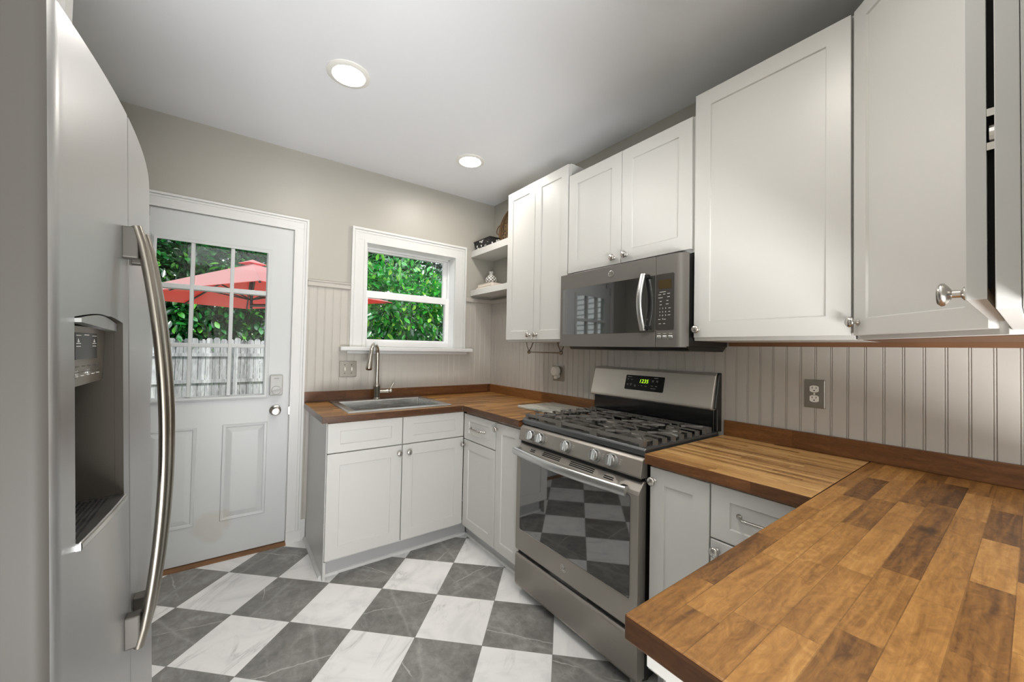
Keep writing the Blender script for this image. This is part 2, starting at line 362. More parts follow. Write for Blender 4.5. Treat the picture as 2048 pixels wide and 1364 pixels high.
class MB:
    def __init__(s): s.bm = bmesh.new()
    def box(s, x0, x1, y0, y1, z0, z1):
        x0, x1 = min(x0, x1), max(x0, x1); y0, y1 = min(y0, y1), max(y0, y1); z0, z1 = min(z0, z1), max(z0, z1)
        v = [s.bm.verts.new(c) for c in ((x0,y0,z0),(x1,y0,z0),(x1,y1,z0),(x0,y1,z0),(x0,y0,z1),(x1,y0,z1),(x1,y1,z1),(x0,y1,z1))]
        for f in ((0,3,2,1),(4,5,6,7),(0,1,5,4),(1,2,6,5),(2,3,7,6),(3,0,4,7)): s.bm.faces.new([v[i] for i in f])
        return s
    def fbox(s, O, u, n, u0, u1, z0, z1, n0, n1):   # box in a frame: u horizontal, z up, n outward
        O, u, n = Vector(O), Vector(u).normalized(), Vector(n).normalized(); Z = Vector((0, 0, 1))
        P = lambda a, b, c: O + u*a + Z*b + n*c
        v = [s.bm.verts.new(P(a, b, c)) for c in (n0, n1) for a, b in ((u0, z0), (u1, z0), (u1, z1), (u0, z1))]
        for f in ((0,3,2,1),(4,5,6,7),(0,1,5,4),(1,2,6,5),(2,3,7,6),(3,0,4,7)): s.bm.faces.new([v[i] for i in f])
        return s
    def prism(s, pts, axis, a0, a1):
        def P(p, a): return {'z': (p[0], p[1], a), 'y': (p[0], a, p[1]), 'x': (a, p[0], p[1])}[axis]
        A = [s.bm.verts.new(P(p, a0)) for p in pts]; B = [s.bm.verts.new(P(p, a1)) for p in pts]
        n = len(pts)
        s.bm.faces.new(A); s.bm.faces.new(B[::-1])
        for i in range(n): s.bm.faces.new([A[i], B[i], B[(i+1) % n], A[(i+1) % n]])
        return s
    def lathe(s, prof, O, axis=(0, 0, 1), n=24, sq=(1, 1), ring=False):
        O = Vector(O); ax = Vector(axis).normalized()
        t = Vector((0, 0, 1)) if abs(ax.z) < .9 else Vector((1, 0, 0))
        a = ax.cross(t).normalized(); b = ax.cross(a).normalized()
        rings = []
        for r, h in prof:
            if r <= 1e-6: rings.append([s.bm.verts.new(O+ax*h)])
            else: rings.append([s.bm.verts.new(O+ax*h+a*(r*sq[0]*math.cos(2*PI*i/n))+b*(r*sq[1]*math.sin(2*PI*i/n))) for i in range(n)])
        for R, S in zip(rings, rings[1:]):
            for i in range(n):
                j = (i+1) % n
                if len(R) == 1 and len(S) == 1: continue
                if len(R) == 1: s.bm.faces.new([R[0], S[i], S[j]])
                elif len(S) == 1: s.bm.faces.new([R[i], S[0], R[j]])
                else: s.bm.faces.new([R[i], S[i], S[j], R[j]])
        if ring:
            for i in range(n): s.bm.faces.new([rings[-1][i], rings[0][i], rings[0][(i+1) % n], rings[-1][(i+1) % n]])
            return s
        if len(rings[0]) > 1: s.bm.faces.new(rings[0])
        if len(rings[-1]) > 1: s.bm.faces.new(rings[-1][::-1])
        return s
    def tube(s, pts, r, n=12, sq=(1, 1), side=None):
        pts = [Vector(p) for p in pts]; rr = r if isinstance(r, (list, tuple)) else [r]*len(pts)
        rings = []; prev = None
        for i, p in enumerate(pts):
            d = (pts[min(i+1, len(pts)-1)] - pts[max(i-1, 0)]).normalized()
            if side is not None: a = (Vector(side) - d*Vector(side).dot(d)).normalized()
            elif prev is None:
                t = Vector((0, 0, 1)) if abs(d.z) < .9 else Vector((1, 0, 0)); a = d.cross(t).normalized()
            else: a = (prev - d*prev.dot(d)).normalized()
            prev = a; b = d.cross(a)
            rings.append([s.bm.verts.new(p + a*(rr[i]*sq[0]*math.cos(2*PI*k/n)) + b*(rr[i]*sq[1]*math.sin(2*PI*k/n))) for k in range(n)])
        for R, S in zip(rings, rings[1:]):
            for i in range(n): s.bm.faces.new([R[i], R[(i+1) % n], S[(i+1) % n], S[i]])
        s.bm.faces.new(rings[0][::-1]); s.bm.faces.new(rings[-1])
        return s
    def frame(s, O, u, n, w, h, rail, t0, t1, inner=None):   # rectangular ring w x h, rail wide, from n=t0 to n=t1
        l, r, b, t = rail if isinstance(rail, tuple) else (rail,)*4
        O, u, n = Vector(O), Vector(u).normalized(), Vector(n).normalized(); Z = Vector((0, 0, 1))
        P = lambda a, c, e: s.bm.verts.new(O + u*a + Z*c + n*e)
        oc = [(0, 0), (w, 0), (w, h), (0, h)]; ic = [(l, b), (w-r, b), (w-r, h-t), (l, h-t)]
        A = [P(*c, t0) for c in oc]; B = [P(*c, t1) for c in oc]; Cc = [P(*c, t0) for c in ic]; D = [P(*c, t1) for c in ic]
        for i in range(4):
            j = (i+1) % 4
            s.bm.faces.new([A[i], A[j], B[j], B[i]]); s.bm.faces.new([Cc[j], Cc[i], D[i], D[j]])
            s.bm.faces.new([B[i], B[j], D[j], D[i]]); s.bm.faces.new([A[j], A[i], Cc[i], Cc[j]])
        return s
    def shaker(s, O, u, n, w, h, t=.019, rail=.058, depth=.006, raised=False):
        l, r, b, tp = rail if isinstance(rail, tuple) else (rail,)*4
        O, u, n = Vector(O), Vector(u).normalized(), Vector(n).normalized(); Z = Vector((0, 0, 1))
        def ring(i, e, dl=0.0):
            return [s.bm.verts.new(O + u*a + Z*c + n*e) for a, c in ((l*i+dl, b*i+dl), (w-r*i-dl, b*i+dl), (w-r*i-dl, h-tp*i-dl), (l*i+dl, h-tp*i-dl))]
        bk = ring(0, 0); ed = ring(0, t-.0015); fr = ring(0, t, .0015); inn = ring(1, t); low = ring(1, t-depth, .003)
        s.bm.faces.new(bk[::-1])
        for R, S in ((bk, ed), (ed, fr), (fr, inn), (inn, low)):
            for i in range(4): s.bm.faces.new([R[i], R[(i+1) % 4], S[(i+1) % 4], S[i]])
        s.bm.faces.new(low)
        return s
    def build(s, name, mat, parent=None, bevel=0.0, smooth=False, segs=2, kind=None, label=None, cat=None, group=None, ang=35, weld=True):
        if weld: bmesh.ops.remove_doubles(s.bm, verts=s.bm.verts[:], dist=1e-6)
        bmesh.ops.recalc_face_normals(s.bm, faces=s.bm.faces[:])
        me = bpy.data.meshes.new(name); s.bm.to_mesh(me); s.bm.free()
        return link(me, name, mat, parent, bevel, smooth, segs, kind, label, cat, group, ang)

def link(me, name, mat, parent=None, bevel=0.0, smooth=False, segs=2, kind=None, label=None, cat=None, group=None, ang=35):
    o = bpy.data.objects.new(name, me); COL.objects.link(o)
    if isinstance(mat, (list, tuple)):
        for x in mat: me.materials.append(x)
    else: me.materials.append(mat)
    if parent is not None:
        off = LOC[parent.name]; LOC[o.name] = off
        me.transform(Matrix.Translation(-off)); o.parent = parent
    else:
        # origin at the base centre of the mesh
        co = np.array([v.co[:] for v in me.vertices]); c = Vector(((co[:,0].min()+co[:,0].max())/2, (co[:,1].min()+co[:,1].max())/2, co[:,2].min()))
        me.transform(Matrix.Translation(-c)); o.location = c; LOC[o.name] = c
    if smooth:
        me.shade_smooth(); me.set_sharp_from_angle(angle=math.radians(ang))
    if bevel:
        b = o.modifiers.new('bevel', 'BEVEL'); b.width = bevel; b.segments = segs; b.limit_method = 'ANGLE'; b.angle_limit = math.radians(40)
        b.harden_normals = False
    if kind: o['kind'] = kind
    if label: o['label'] = label
    if cat: o['category'] = cat
    if group: o['group'] = group
    return o

def thing(name, label, cat, loc, group=None, kind=None):
    o = bpy.data.objects.new(name, None); COL.objects.link(o); o.empty_display_size = .05
    o.location = loc; LOC[o.name] = Vector(loc); o['label'] = label; o['category'] = cat
    if group: o['group'] = group
    if kind: o['kind'] = kind
    return o

def cut(o, mb):
    me = bpy.data.meshes.new('c'); bmesh.ops.recalc_face_normals(mb.bm, faces=mb.bm.faces[:]); mb.bm.to_mesh(me); mb.bm.free()
    c = bpy.data.objects.new('c', me); COL.objects.link(c)
    me.transform(Matrix.Translation(-LOC[o.name]))
    if o.parent: c.parent = o.parent
    else: c.location = o.location
    keep = [(m.type, m.width, m.segments) for m in o.modifiers]
    o.modifiers.clear()
    b = o.modifiers.new('b', 'BOOLEAN'); b.operation = 'DIFFERENCE'; b.object = c; b.solver = 'EXACT'
    dg = bpy.context.evaluated_depsgraph_get(); dg.update()
    new = bpy.data.meshes.new_from_object(o.evaluated_get(dg)); o.modifiers.clear()
    old = o.data; o.data = new; bpy.data.meshes.remove(old); bpy.data.objects.remove(c); bpy.data.meshes.remove(me)
    for t, w, sg in keep:
        m = o.modifiers.new('bevel', 'BEVEL'); m.width = w; m.segments = sg; m.limit_method = 'ANGLE'; m.angle_limit = math.radians(40)

def text(s, size, O, u, vv, mat, name, parent, depth=.0004, align='CENTER', shear=0.0, label=None):
    cu = bpy.data.curves.new('t', 'FONT'); cu.body = s; cu.size = size; cu.align_x = align; cu.align_y = 'CENTER'; cu.extrude = depth; cu.shear = shear
    to = bpy.data.objects.new('t', cu); COL.objects.link(to)
    dg = bpy.context.evaluated_depsgraph_get(); dg.update()
    me = bpy.data.meshes.new_from_object(to.evaluated_get(dg)); bpy.data.objects.remove(to); bpy.data.curves.remove(cu)
    u, vv = Vector(u).normalized(), Vector(vv).normalized(); n = u.cross(vv)
    me.transform(Matrix.Translation(Vector(O)) @ Matrix((u, vv, n)).transposed().to_4x4())
    me.name = name
    return link(me, name, mat, parent, label=label)

X, Y, Z = Vector((1,0,0)), Vector((0,1,0)), Vector((0,0,1))
H = 2.606; ROOM_L, ROOM_F = -2.88, -5.3

# ------------------------------------------------------------------ room shell
def st(name, mb, mat, label, cat, **kw):
    return mb.build(name, mat, None, kind='structure', label=label, cat=cat, **kw)

st('floor', MB().box(ROOM_L-.1, .1, ROOM_F-.1, .2, -.12, 0), M['floor'], 'white and grey marble checkerboard tile floor laid on the diagonal', 'floor')
st('ceiling', MB().box(ROOM_L-.1, .1, ROOM_F-.1, .2, H, H+.25), M['ceiling'], 'smooth white ceiling over the kitchen', 'ceiling')
WX0, WX1, WZ0, WZ1 = -1.12, -.385, 1.297, 2.07
DX0, DX1, DZ1 = -2.412, -1.592, 2.064
wb = MB()
wb.box(ROOM_L-.1, DX0, 0, .2, 0, H).box(DX0, DX1, 0, .2, DZ1, H).box(DX1, WX0, 0, .2, 0, H)
wb.box(WX0, WX1, 0, .2, 0, WZ0).box(WX0, WX1, 0, .2, WZ1, H).box(WX1, .1, 0, .2, 0, H)
st('wall_back', wb, M['wall'], 'greige painted wall holding the back door and the sink window', 'wall')
st('wall_right', MB().box(0, .12, ROOM_F-.1, 0, 0, H), M['wall'], 'greige painted wall behind the range and upper cabinets', 'wall')
wl = MB(); LW = (-4.7, -3.6, .55, 2.25)      # opening in the left wall for an added, unseen window
wl.box(ROOM_L-.12, ROOM_L, ROOM_F-.1, LW[0], 0, H).box(ROOM_L-.12, ROOM_L, LW[1], 0, 0, H)
wl.box(ROOM_L-.12, ROOM_L, LW[0], LW[1], 0, LW[2]).box(ROOM_L-.12, ROOM_L, LW[0], LW[1], LW[3], H)
st('wall_left', wl, M['wall'], 'greige painted wall behind the refrigerator', 'wall')
wf = MB(); FW = (-1.22, -.18, .15, 2.35)      # opening for the added, unseen window behind the camera
wf.box(ROOM_L-.1, FW[0], ROOM_F-.12, ROOM_F, 0, H).box(FW[1], .1, ROOM_F-.12, ROOM_F, 0, H)
wf.box(FW[0], FW[1], ROOM_F-.12, ROOM_F, 0, FW[2]).box(FW[0], FW[1], ROOM_F-.12, ROOM_F, FW[3], H)
st('wall_front', wf, M['wall'], 'greige painted wall of the dining area behind the camera', 'wall')
st('trim_7', MB().box(-1.190, 0, -2.935, -3.235, 2.404, H), M['wall'], 'painted soffit over the peninsula wall cabinets', 'soffit')
st('blocker_post', MB().box(-1.43, -1.1905, -2.937, -3.235, 1.361, H), M['cab'], 'unseen white post added to block light from the peninsula cabinet end', 'end post', bevel=.002)  # out of view, added to keep the bounce light off the cabinet end
# two unseen windows added as fill, each with an area light outside
def fill_window(name, lab, O, u, n, w, h, power):
    O, u, n = Vector(O), Vector(u), Vector(n)
    w_ = thing(name, lab, 'window', O+u*(w/2), kind='structure')
    mb = MB().frame(O, u, n, w, h, .06, -.08, 0); k_ = max(1, round(w/.85))
    for i in range(1, k_): mb.fbox(O, u, n, w*i/k_-.03, w*i/k_+.03, .06, h-.06, -.07, -.01)
    mb.build('window_frame', M['trim'], w_)
    MB().fbox(O, u, n, .05, w-.05, .05, h-.05, -.045, -.04).build('window_pane', M['glass'], w_)
    al = bpy.data.lights.new('added_daylight', 'AREA'); al.shape = 'RECTANGLE'; al.size = w-.1; al.size_y = h-.1; al.energy = power; al.color = (.95, .98, 1.0)
    lo = bpy.data.objects.new('added_daylight', al); COL.objects.link(lo); lo.location = O+u*(w/2)+Z*(h/2)-n*.14
    lo.rotation_euler = (-n).to_track_quat('Z', 'Y').to_euler()
fill_window('added_window_2', 'unseen tall white window added in the left wall for fill light', (ROOM_L-.02, LW[0], LW[2]), Y, X, LW[1]-LW[0], LW[3]-LW[2], FILL_LEFT)
fill_window('added_window_3', 'unseen wide white window added behind the camera for fill light', (FW[1], ROOM_F-.02, FW[2]), -X, Y, FW[1]-FW[0], FW[3]-FW[2], FILL_FRONT)

# ---- beadboard wainscot
GR = .0505
def bead_profile(a0, a1, g0):
    pts = [(a0, 1.0)]; k = math.ceil((a0-g0)/GR)
    while g0+k*GR < a1-.008:
        g = g0+k*GR
        if g > a0+.008: pts += [(g-.005, 1), (g-.0032, 0), (g-.0008, .85), (g+.0008, .85), (g+.0032, 0), (g+.005, 1)]
        k += 1
    return pts+[(a1, 1.0)]
def bead(mb, axis, a0, a1, z0, z1, base, th=.009, dp=.0036):
    pr = bead_profile(a0, a1, -.0305)
    f = [(a, -(base+th-dp+dp*t)) for a, t in pr]
    pts = f + [(a1, -.0005), (a0, -.0005)]
    if axis == 'x': mb.prism(pts, 'z', z0, z1)
    else: mb.prism([(q, p) for p, q in pts], 'z', z0, z1)
b = MB()
bead(b, 'x', -1.506, -1.228, .136, 1.71, .0, dp=.0014); bead(b, 'x', -1.228, -.285, .136, 1.258, .0, dp=.0014); bead(b, 'x', -.285, -.010, .136, 1.71, .0, dp=.0014)
st('trim_1', b, M['bead'], 'pale beadboard wainscot around the sink window', 'wainscot', weld=False)
b = MB(); bead(b, 'y', -3.24, -.0, .1, 1.71, .0)
st('trim_2', b, M['bead'], 'pale beadboard wainscot on the range wall', 'wainscot', weld=False)
b = MB().box(-1.505, -1.229, -.022, 0, 1.707, 1.744).box(-1.505, -1.229, -.028, 0, 1.738, 1.748)
st('trim_3', b, M['bead'], 'short beadboard cap rail between door and window', 'moulding', bevel=.003)
b = MB().box(-.284, -.0, -.022, 0, 1.704, 1.738).box(-.022, 0, -.700, 0, 1.704, 1.738)
st('trim_4', b, M['bead'], 'beadboard cap rail in the corner below the floating shelves', 'moulding', bevel=.003)
st('baseboard_back', MB().box(-1.507, -1.478, -.016, 0, 0, .136), M['trim'], 'short white baseboard between door casing and sink cabinet', 'baseboard', bevel=.002)
st('baseboard_left', MB().box(ROOM_L, ROOM_L+.016, ROOM_F, 0, 0, .13), M['trim'], 'white baseboard behind the refrigerator', 'baseboard', bevel=.002)

# ---- back door with nine-pane lite
d1 = thing('door_1', 'white back door with a nine-pane window and two lower panels', 'door', (-2.0, 0, 0), kind='structure')
SL0, SL1, SZ0, SZ1, SY = -2.407, -1.597, .018, 2.059, -.008
db = MB()
LX0, LX1, LZ0, LZ1 = -2.279, -1.740, .984, 1.897          # glass opening
db.box(SL0, LX0, SY, SY+.045, SZ0, SZ1).box(LX1, SL1, SY, SY+.045, SZ0, SZ1)
db.box(LX0, LX1, SY, SY+.045, LZ1, SZ1).box(LX0, LX1, SY, SY+.045, SZ0, LZ0)
db.build('door_slab', M['door'], d1)
mb = MB().frame((-2.289, SY, .957), X, -Y, .576, .952, .022, 0, .010).frame((-2.281, SY, .965), X, -Y, .560, .936, .016, .010, .016)
mb.build('lite_frame', M['door'], d1, bevel=.003)
mb = MB()
for a, c in ((-2.116, -2.100), (-1.928, -1.910)): mb.box(a-.001, c+.001, SY-.010, SY+.05, LZ0, LZ1)
for a, c in ((1.277, 1.301), (1.613, 1.641)): mb.box(LX0, LX1, SY-.009, SY+.049, a, c)
mb.build('muntins', M['door'], d1, bevel=.003)
MB().box(LX0, LX1, SY+.02, SY+.026, LZ0, LZ1).build('door_glass', M['glass'], d1)
for x0, x1 in ((-1.942, -1.711), (-2.293, -2.062)):
    mb = MB(); O, w, h = Vector((x0, SY-.0005, .228)), x1-x0, .58
    def ring(i, e): return [mb.bm.verts.new(O+X*a+Z*c-Y*e) for a, c in ((i, i), (w-i, i), (w-i, h-i), (i, h-i))]
    R = [ring(0, 0), ring(.004, .005), ring(.016, .004), ring(.02, .001), ring(.045, .0055), ring(.05, .006)]
    for A, B in zip(R, R[1:]):
        for i in range(4): mb.bm.faces.new([A[i], A[(i+1) % 4], B[(i+1) % 4], B[i]])
    mb.bm.faces.new(R[-1]); mb.build('raised_panel', M['door'], d1)
lk = MB().box(-1.707, -1.634, SY-.026, SY, .974, 1.104).build('deadbolt', M['grey_plastic'], d1, bevel=.006, segs=3, label='grey keyless deadbolt')
MB().lathe([(.0, .0), (.027, 0), (.027, .006), (.024, .009), (0, .009)], (-1.6705, SY-.026, 1.008), -Y, 32).build('thumb_turn', M['grey_plastic'], lk, smooth=True)
MB().fbox((-1.6705, SY-.035, 1.008), Vector((1, 0, .25)), -Y, -.024, .024, -.004, .004, 0, .007).build('turn_ridge', M['grey_plastic'], lk, bevel=.002)
MB().box(-1.684, -1.657, SY-.0268, SY-.0258, 1.082, 1.0845).build('maker_mark', M['label_dark'], lk)
kb = MB().lathe([(.0, 0), (.033, 0), (.033, .006), (.026, .012), (.013, .018), (.012, .034), (.02, .04), (.027, .050), (.027, .058), (.02, .066), (0, .068)], (-1.671, SY, .876), -Y, 32).build('door_knob', M['nickel'], d1, smooth=True, label='round nickel knob')
MB().lathe([(0, 0), (.007, 0), (.007, .003), (0, .003)], (-1.671, SY-.068, .876), -Y, 16).build('lock_button', M['nickel'], kb, smooth=True)
MB().box(-1.598, -1.590, SY-.012, SY+.01, .845, .895).build('strike_plate', M['nickel'], d1)
for zz in (1.98, 1.05, .25):
    MB().lathe([(0, 0), (.007, 0), (.007, .09), (0, .09)], (-2.409, SY-.008, zz-.045), Z, 12).build('hinge', M['nickel'], d1, smooth=True)
MB().box(-2.304, -2.299, SY-.02, SY, 2.008, 2.056).build('top_latch', M['nickel'], d1, bevel=.001)
# casing with back band and plinths
def casing(mb, x0, x1, z1, w, zb, legs=True):
    for a, c, t in ((0, .16, .024), (.16, .2, .016), (.2, .34, .019), (.34, .82, .016), (.82, 1, .019)):
        lo, hi = w*a, w*c
        mb.box(x0+lo, x0+hi, -t, 0, zb, z1-hi); mb.box(x1-hi, x1-lo, -t, 0, zb, z1-hi)
        mb.box(x0+lo, x1-lo, -t, 0, z1-hi, z1-lo)
mb = MB(); casing(mb, -2.497, -1.507, 2.150, .084, 0.0)
mb.box(-1.593, -1.505, -.027, 0, 0, .073)
mb.box(DX0-.001, DX0+.003, -.0, .12, 0, DZ1).box(DX1-.003, DX1+.001, 0, .12, 0, DZ1).box(DX0, DX1, 0, .12, DZ1-.003, DZ1+.001)
mb.box(DX0, SL0-.002, .04, .12, 0, DZ1).box(SL1+.002, DX1, .04, .12, 0, DZ1)
st('trim_5', mb, M['trim'], 'white moulded casing around the back door', 'door casing', bevel=.0008, weld=False)
st('trim_6', MB().prism([(-.045, 0), (-.045, .006), (-.02, .014), (.2, .014), (.2, 0)], 'x', SL0-.005, SL1+.005), M['threshold'], 'worn brown wooden threshold under the back door', 'threshold')

# ---- sink window
w1 = thing('window_1', 'white double-hung window above the sink', 'window', ((WX0+WX1)/2, 0, WZ0), kind='structure')
mb = MB(); casing(mb, -1.228, -.287, 2.170, .105, 1.297)
mb.build('window_casing', M['trim'], w1, bevel=.0008, weld=False)
mb = MB().box(-1.297, -.234, -.072, .0, 1.268, 1.297); mb.box(WX0, WX1, 0, .2, 1.285, 1.2975)
mb.build('window_sill', M['trim'], w1, bevel=.006, segs=3)
MB().box(-1.245, -.272, -.03, 0, 1.247, 1.268).build('window_apron', M['trim'], w1, bevel=.004)
mb = MB().box(WX0, WX0+.006, 0, .2, WZ0, WZ1).box(WX1-.006, WX1, 0, .2, WZ0, WZ1).box(WX0, WX1, 0, .2, WZ1-.006, WZ1)
mb.box(WX0, WX0+.014, .105, .17, WZ0, WZ1).box(WX1-.014, WX1, .105, .17, WZ0, WZ1).box(WX0, WX1, .105, .17, WZ1-.02, WZ1)
mb.build('window_jamb', M['vinyl'], w1, bevel=.002)
us = MB().frame((-1.112, .165, 1.690), X, -Y, .728, .365, (.04, .045, .045, .016), 0, .03).build('upper_sash', M['vinyl'], w1, bevel=.003)
MB().box(-1.074, -.428, .150, .154, 1.733, 2.041).build('pane', M['glass'], us)
ls = MB().frame((-1.118, .128, 1.299), X, -Y, .744, .426, (.043, .050, .057, .050), 0, .032).build('lower_sash', M['vinyl'], w1, bevel=.003)
MB().box(-1.076, -.423, .112, .116, 1.355, 1.677).build('pane', M['glass'], ls)
MB().frame((-1.0755, .1165, 1.3555), X, -Y, .653, .321, .003, -.001, .001).build('sash_shadow_line', M['slate_dark'], ls)  # thin dark line standing in for the shadow between glass and sash
for x in (-.915, -.605):
    q = MB().box(x-.03, x+.03, .098, .125, 1.725, 1.733); q.lathe([(0, 0), (.011, 0), (.009, .010), (0, .011)], (x, .112, 1.733), Z, 14)
    q.build('sash_lock', M['vinyl'], ls, smooth=True)

# ------------------------------------------------------------------ recessed ceiling lights
def downlight(x, y, lab, grp):
    t = thing('recessed_light', lab, 'ceiling light', (x, y, H), grp)
    MB().lathe([(.070, .0), (.098, .0), (.098, -.004), (.088, -.009), (.074, -.010), (.068, -.004), (.068, 0)], (x, y, H), Z, 40).build('trim_ring', M['white_plastic'], t, smooth=True)
    MB().lathe([(0, -.0005), (.069, -.0005), (.069, -.0035), (0, -.0045)], (x, y, H), Z, 32).build('lens', M['lens'], t, smooth=True, label='bright lit lens')
downlight(-1.497, -.985, 'round recessed ceiling light, the larger one nearer the camera', 'recessed ceiling lights')
downlight(-.606, -.606, 'round recessed ceiling light near the narrow wall cabinet and corner', 'recessed ceiling lights')
downlight(-1.2, -2.42, 'round recessed ceiling light above the peninsula worktop, out of view overhead', 'recessed ceiling lights')

# ------------------------------------------------------------------ cabinet hardware
def knob(O, n, parent, r=.0165, name='knob'):
    return MB().lathe([(0, 0), (.0095, 0), (.0095, .003), (.0055, .006), (.0055, .014), (r*.75, .018), (r, .0215), (r, .025), (r*.8, .0285), (0, .0295)], O, n, 24).build(name, M['nickel'], parent, smooth=True, ang=50)
def pull(P0, P1, n, parent):
    P0, P1, n = Vector(P0), Vector(P1), Vector(n)
    pts = [P0]+[P0.lerp(P1, t)+n*(.030*min(1, (math.sin(PI*t)*1.9)**.7 if 0 < t < 1 else 0)) for t in np.linspace(.02, .98, 15)]+[P1]
    mb = MB().tube(pts, [.0065]+[.0045+.002*math.sin(PI*t) for t in np.linspace(.02, .98, 15)]+[.0065], 10)
    for p in (P0, P1): mb.lathe([(0, 0), (.009, 0), (.009, .003), (0, .005)], p, n, 16)
    return mb.build('pull', M['nickel'], parent, smooth=True, ang=60)
def sdoor(parent, O, u, n, w, h, rail=.060, name='door', label=None, t=.019):
    return MB().shaker(O, u, n, w, h, t, rail).build(name, M['cab'], parent, label=label)

G0 = .0015
# ------------------------------------------------------------------ base cabinets under the window
FX = .596   # carcass front depth
t = thing('base_cabinet', 'white shaker sink base cabinet under the window, two doors and two drawer fronts', 'cabinet', (-1.05, -.3, 0), 'white shaker base cabinets')
mb = MB().box(-1.472, -.62, -.02, -FX, .100, .872).box(-1.475, -1.4595, -.02, -FX, .0, .872)
cut(mb.build('body', M['cab'], t, bevel=.0012), MB().box(-1.34, -.72, -.575, -.10, .68, .95))
MB().box(-1.4595, -.55, -.5, -.545, 0, .100).build('toe_kick', M['cab_toe'], t)
mb = MB().prism([(-.545, 0), (-.560, 0), (-.560, .008), (-.556, .014), (-.545, .017)], 'x', -1.474, -.552).prism([(-1.475, 0), (-1.490, 0), (-1.490, .009), (-1.486, .015), (-1.475, .018)], 'y', -.022, -.560)
mb.build('shoe_moulding', M['trim'], t)
u, n = X, -Y
for x0, x1, z0, z1, nm, kx in ((-1.471, -1.0475, .113, .697, 'door', -1.067), (-1.0425, -.617, .113, .697, 'door', -1.006), (-1.471, -1.0475, .703, .868, 'drawer_front', None), (-1.0425, -.617, .703, .868, 'drawer_front', None)):
    r = .066 if nm == 'door' else (.066, .066, .044, .046)
    d = sdoor(t, (x0, -FX, z0), u, n, x1-x0, z1-z0, r, nm)
    if kx: knob((kx, -FX-.019, .650), n, d)

t = thing('base_cabinet', 'white shaker corner base cabinet left of the range with one drawer and a narrow door', 'cabinet', (-.3, -.95, 0), 'white shaker base cabinets')
MB().box(-.02, -FX, -.62, -1.258, .100, .872).build('body', M['cab'], t, bevel=.0012)
MB().box(-.5, -.545, -.55, -1.258, 0, .100).build('toe_kick', M['cab_toe'], t)
MB().prism([(-.545, 0), (-.560, 0), (-.560, .008), (-.556, .014), (-.545, .017)], 'y', -.562, -1.258).build('shoe_moulding', M['trim'], t)
u, n = -Y, -X
d = sdoor(t, (-FX, -.618, .690), u, n, .380, .168, (.062, .062, .042, .044), 'drawer'); pull((-FX-.013, -.705, .772), (-FX-.013, -.872, .772), n, d)
d = sdoor(t, (-FX, -.618, .104), u, n, .380, .580, .060); knob((-FX-.019, -.634, .650), n, d)
d = sdoor(t, (-FX, -1.006, .104), u, n, .246, .752, .058); knob((-FX-.019, -1.022, .820), n, d)

t = thing('base_cabinet', 'white shaker base cabinet right of the range with a narrow tall door', 'cabinet', (-.3, -2.17, 0), 'white shaker base cabinets')
MB().box(-.02, -FX, -2.055, -2.2855, .100, .872).build('body', M['cab'], t, bevel=.0012)
MB().box(-.5, -.545, -2.055, -2.2855, 0, .100).build('toe_kick', M['cab_toe'], t)
d = sdoor(t, (-FX, -2.058, .104), u, n, .225, .760, .058); knob((-FX-.019, -2.076, .815), n, d)
t = thing('base_cabinet', 'white shaker base cabinet beside the peninsula with a drawer on top of a door', 'cabinet', (-.3, -2.44, 0), 'white shaker base cabinets')
MB().box(-.02, -FX, -2.2855, -2.600, .100, .872).build('body', M['cab'], t, bevel=.0012)
MB().box(-.5, -.545, -2.2855, -2.600, 0, .100).build('toe_kick', M['cab_toe'], t)
d = sdoor(t, (-FX, -2.288, .690), u, n, .310, .176, (.060, .060, .045, .045), 'drawer'); pull((-FX-.013, -2.375, .784), (-FX-.013, -2.51, .784), n, d)
d = sdoor(t, (-FX, -2.288, .104), u, n, .310, .580, .060); knob((-FX-.019, -2.310, .652), n, d)

t = thing('peninsula_cabinet', 'white peninsula base cabinet under the near wooden worktop', 'cabinet', (-.9, -2.9, 0), 'white shaker base cabinets')
MB().box(-.62, -1.385, -2.602, -3.235, .0, .872).build('body', M['cab'], t, bevel=.0012)
MB().box(-1.385, -1.400, -2.580, -3.235, .822, .872).build('top_rail', M['cab'], t, bevel=.0012)
sdoor(t, (-.66, -2.602, .104), -X, Y, .70, .76, .060)

# ------------------------------------------------------------------ worktops
CT, CB = .914, .8765
def setmats(o, fn):
    for p in o.data.polygons: p.material_index = fn(p)
t = thing('worktop', 'L-shaped butcher block worktop holding the sink in the far corner', 'worktop', (-.75, -.33, CB), 'butcher block worktops')
mb = MB().prism([(-1.507, -.009), (-.009, -.009), (-.009, -1.262), (-.640, -1.262), (-.640, -.640), (-1.507, -.640)], 'z', CB, CT)
o = mb.build('worktop_slab', [M['top_x'], M['edge_x'], M['edge_y']], t, bevel=.002)
cut(o, MB().box(-1.335, -.725, -.570, -.075, CB-.1, CT+.1))
setmats(o, lambda p: 0 if abs(p.normal.z) > .7 else (1 if abs(p.normal.y) > .7 else 2))
MB().box(-1.507, -.0235, -.009, -.0235, CT, .985).build('backsplash', M['splash_x'], t, bevel=.0015)
MB().box(-.009, -.0235, -.009, -1.252, CT, .985).build('backsplash', M['splash_y'], t, bevel=.0015)
t = thing('worktop', 'butcher block worktop between the range and the peninsula', 'worktop', (-.33, -2.3, CB), 'butcher block worktops')
o = MB().prism([(-.009, -2.0495), (-.640, -2.0495), (-.640, -2.5705), (-.009, -2.5705)], 'z', CB, CT).build('worktop_slab', [M['top_y'], M['edge_y']], t, bevel=.002)
setmats(o, lambda p: 0 if abs(p.normal.z) > .7 else 1)
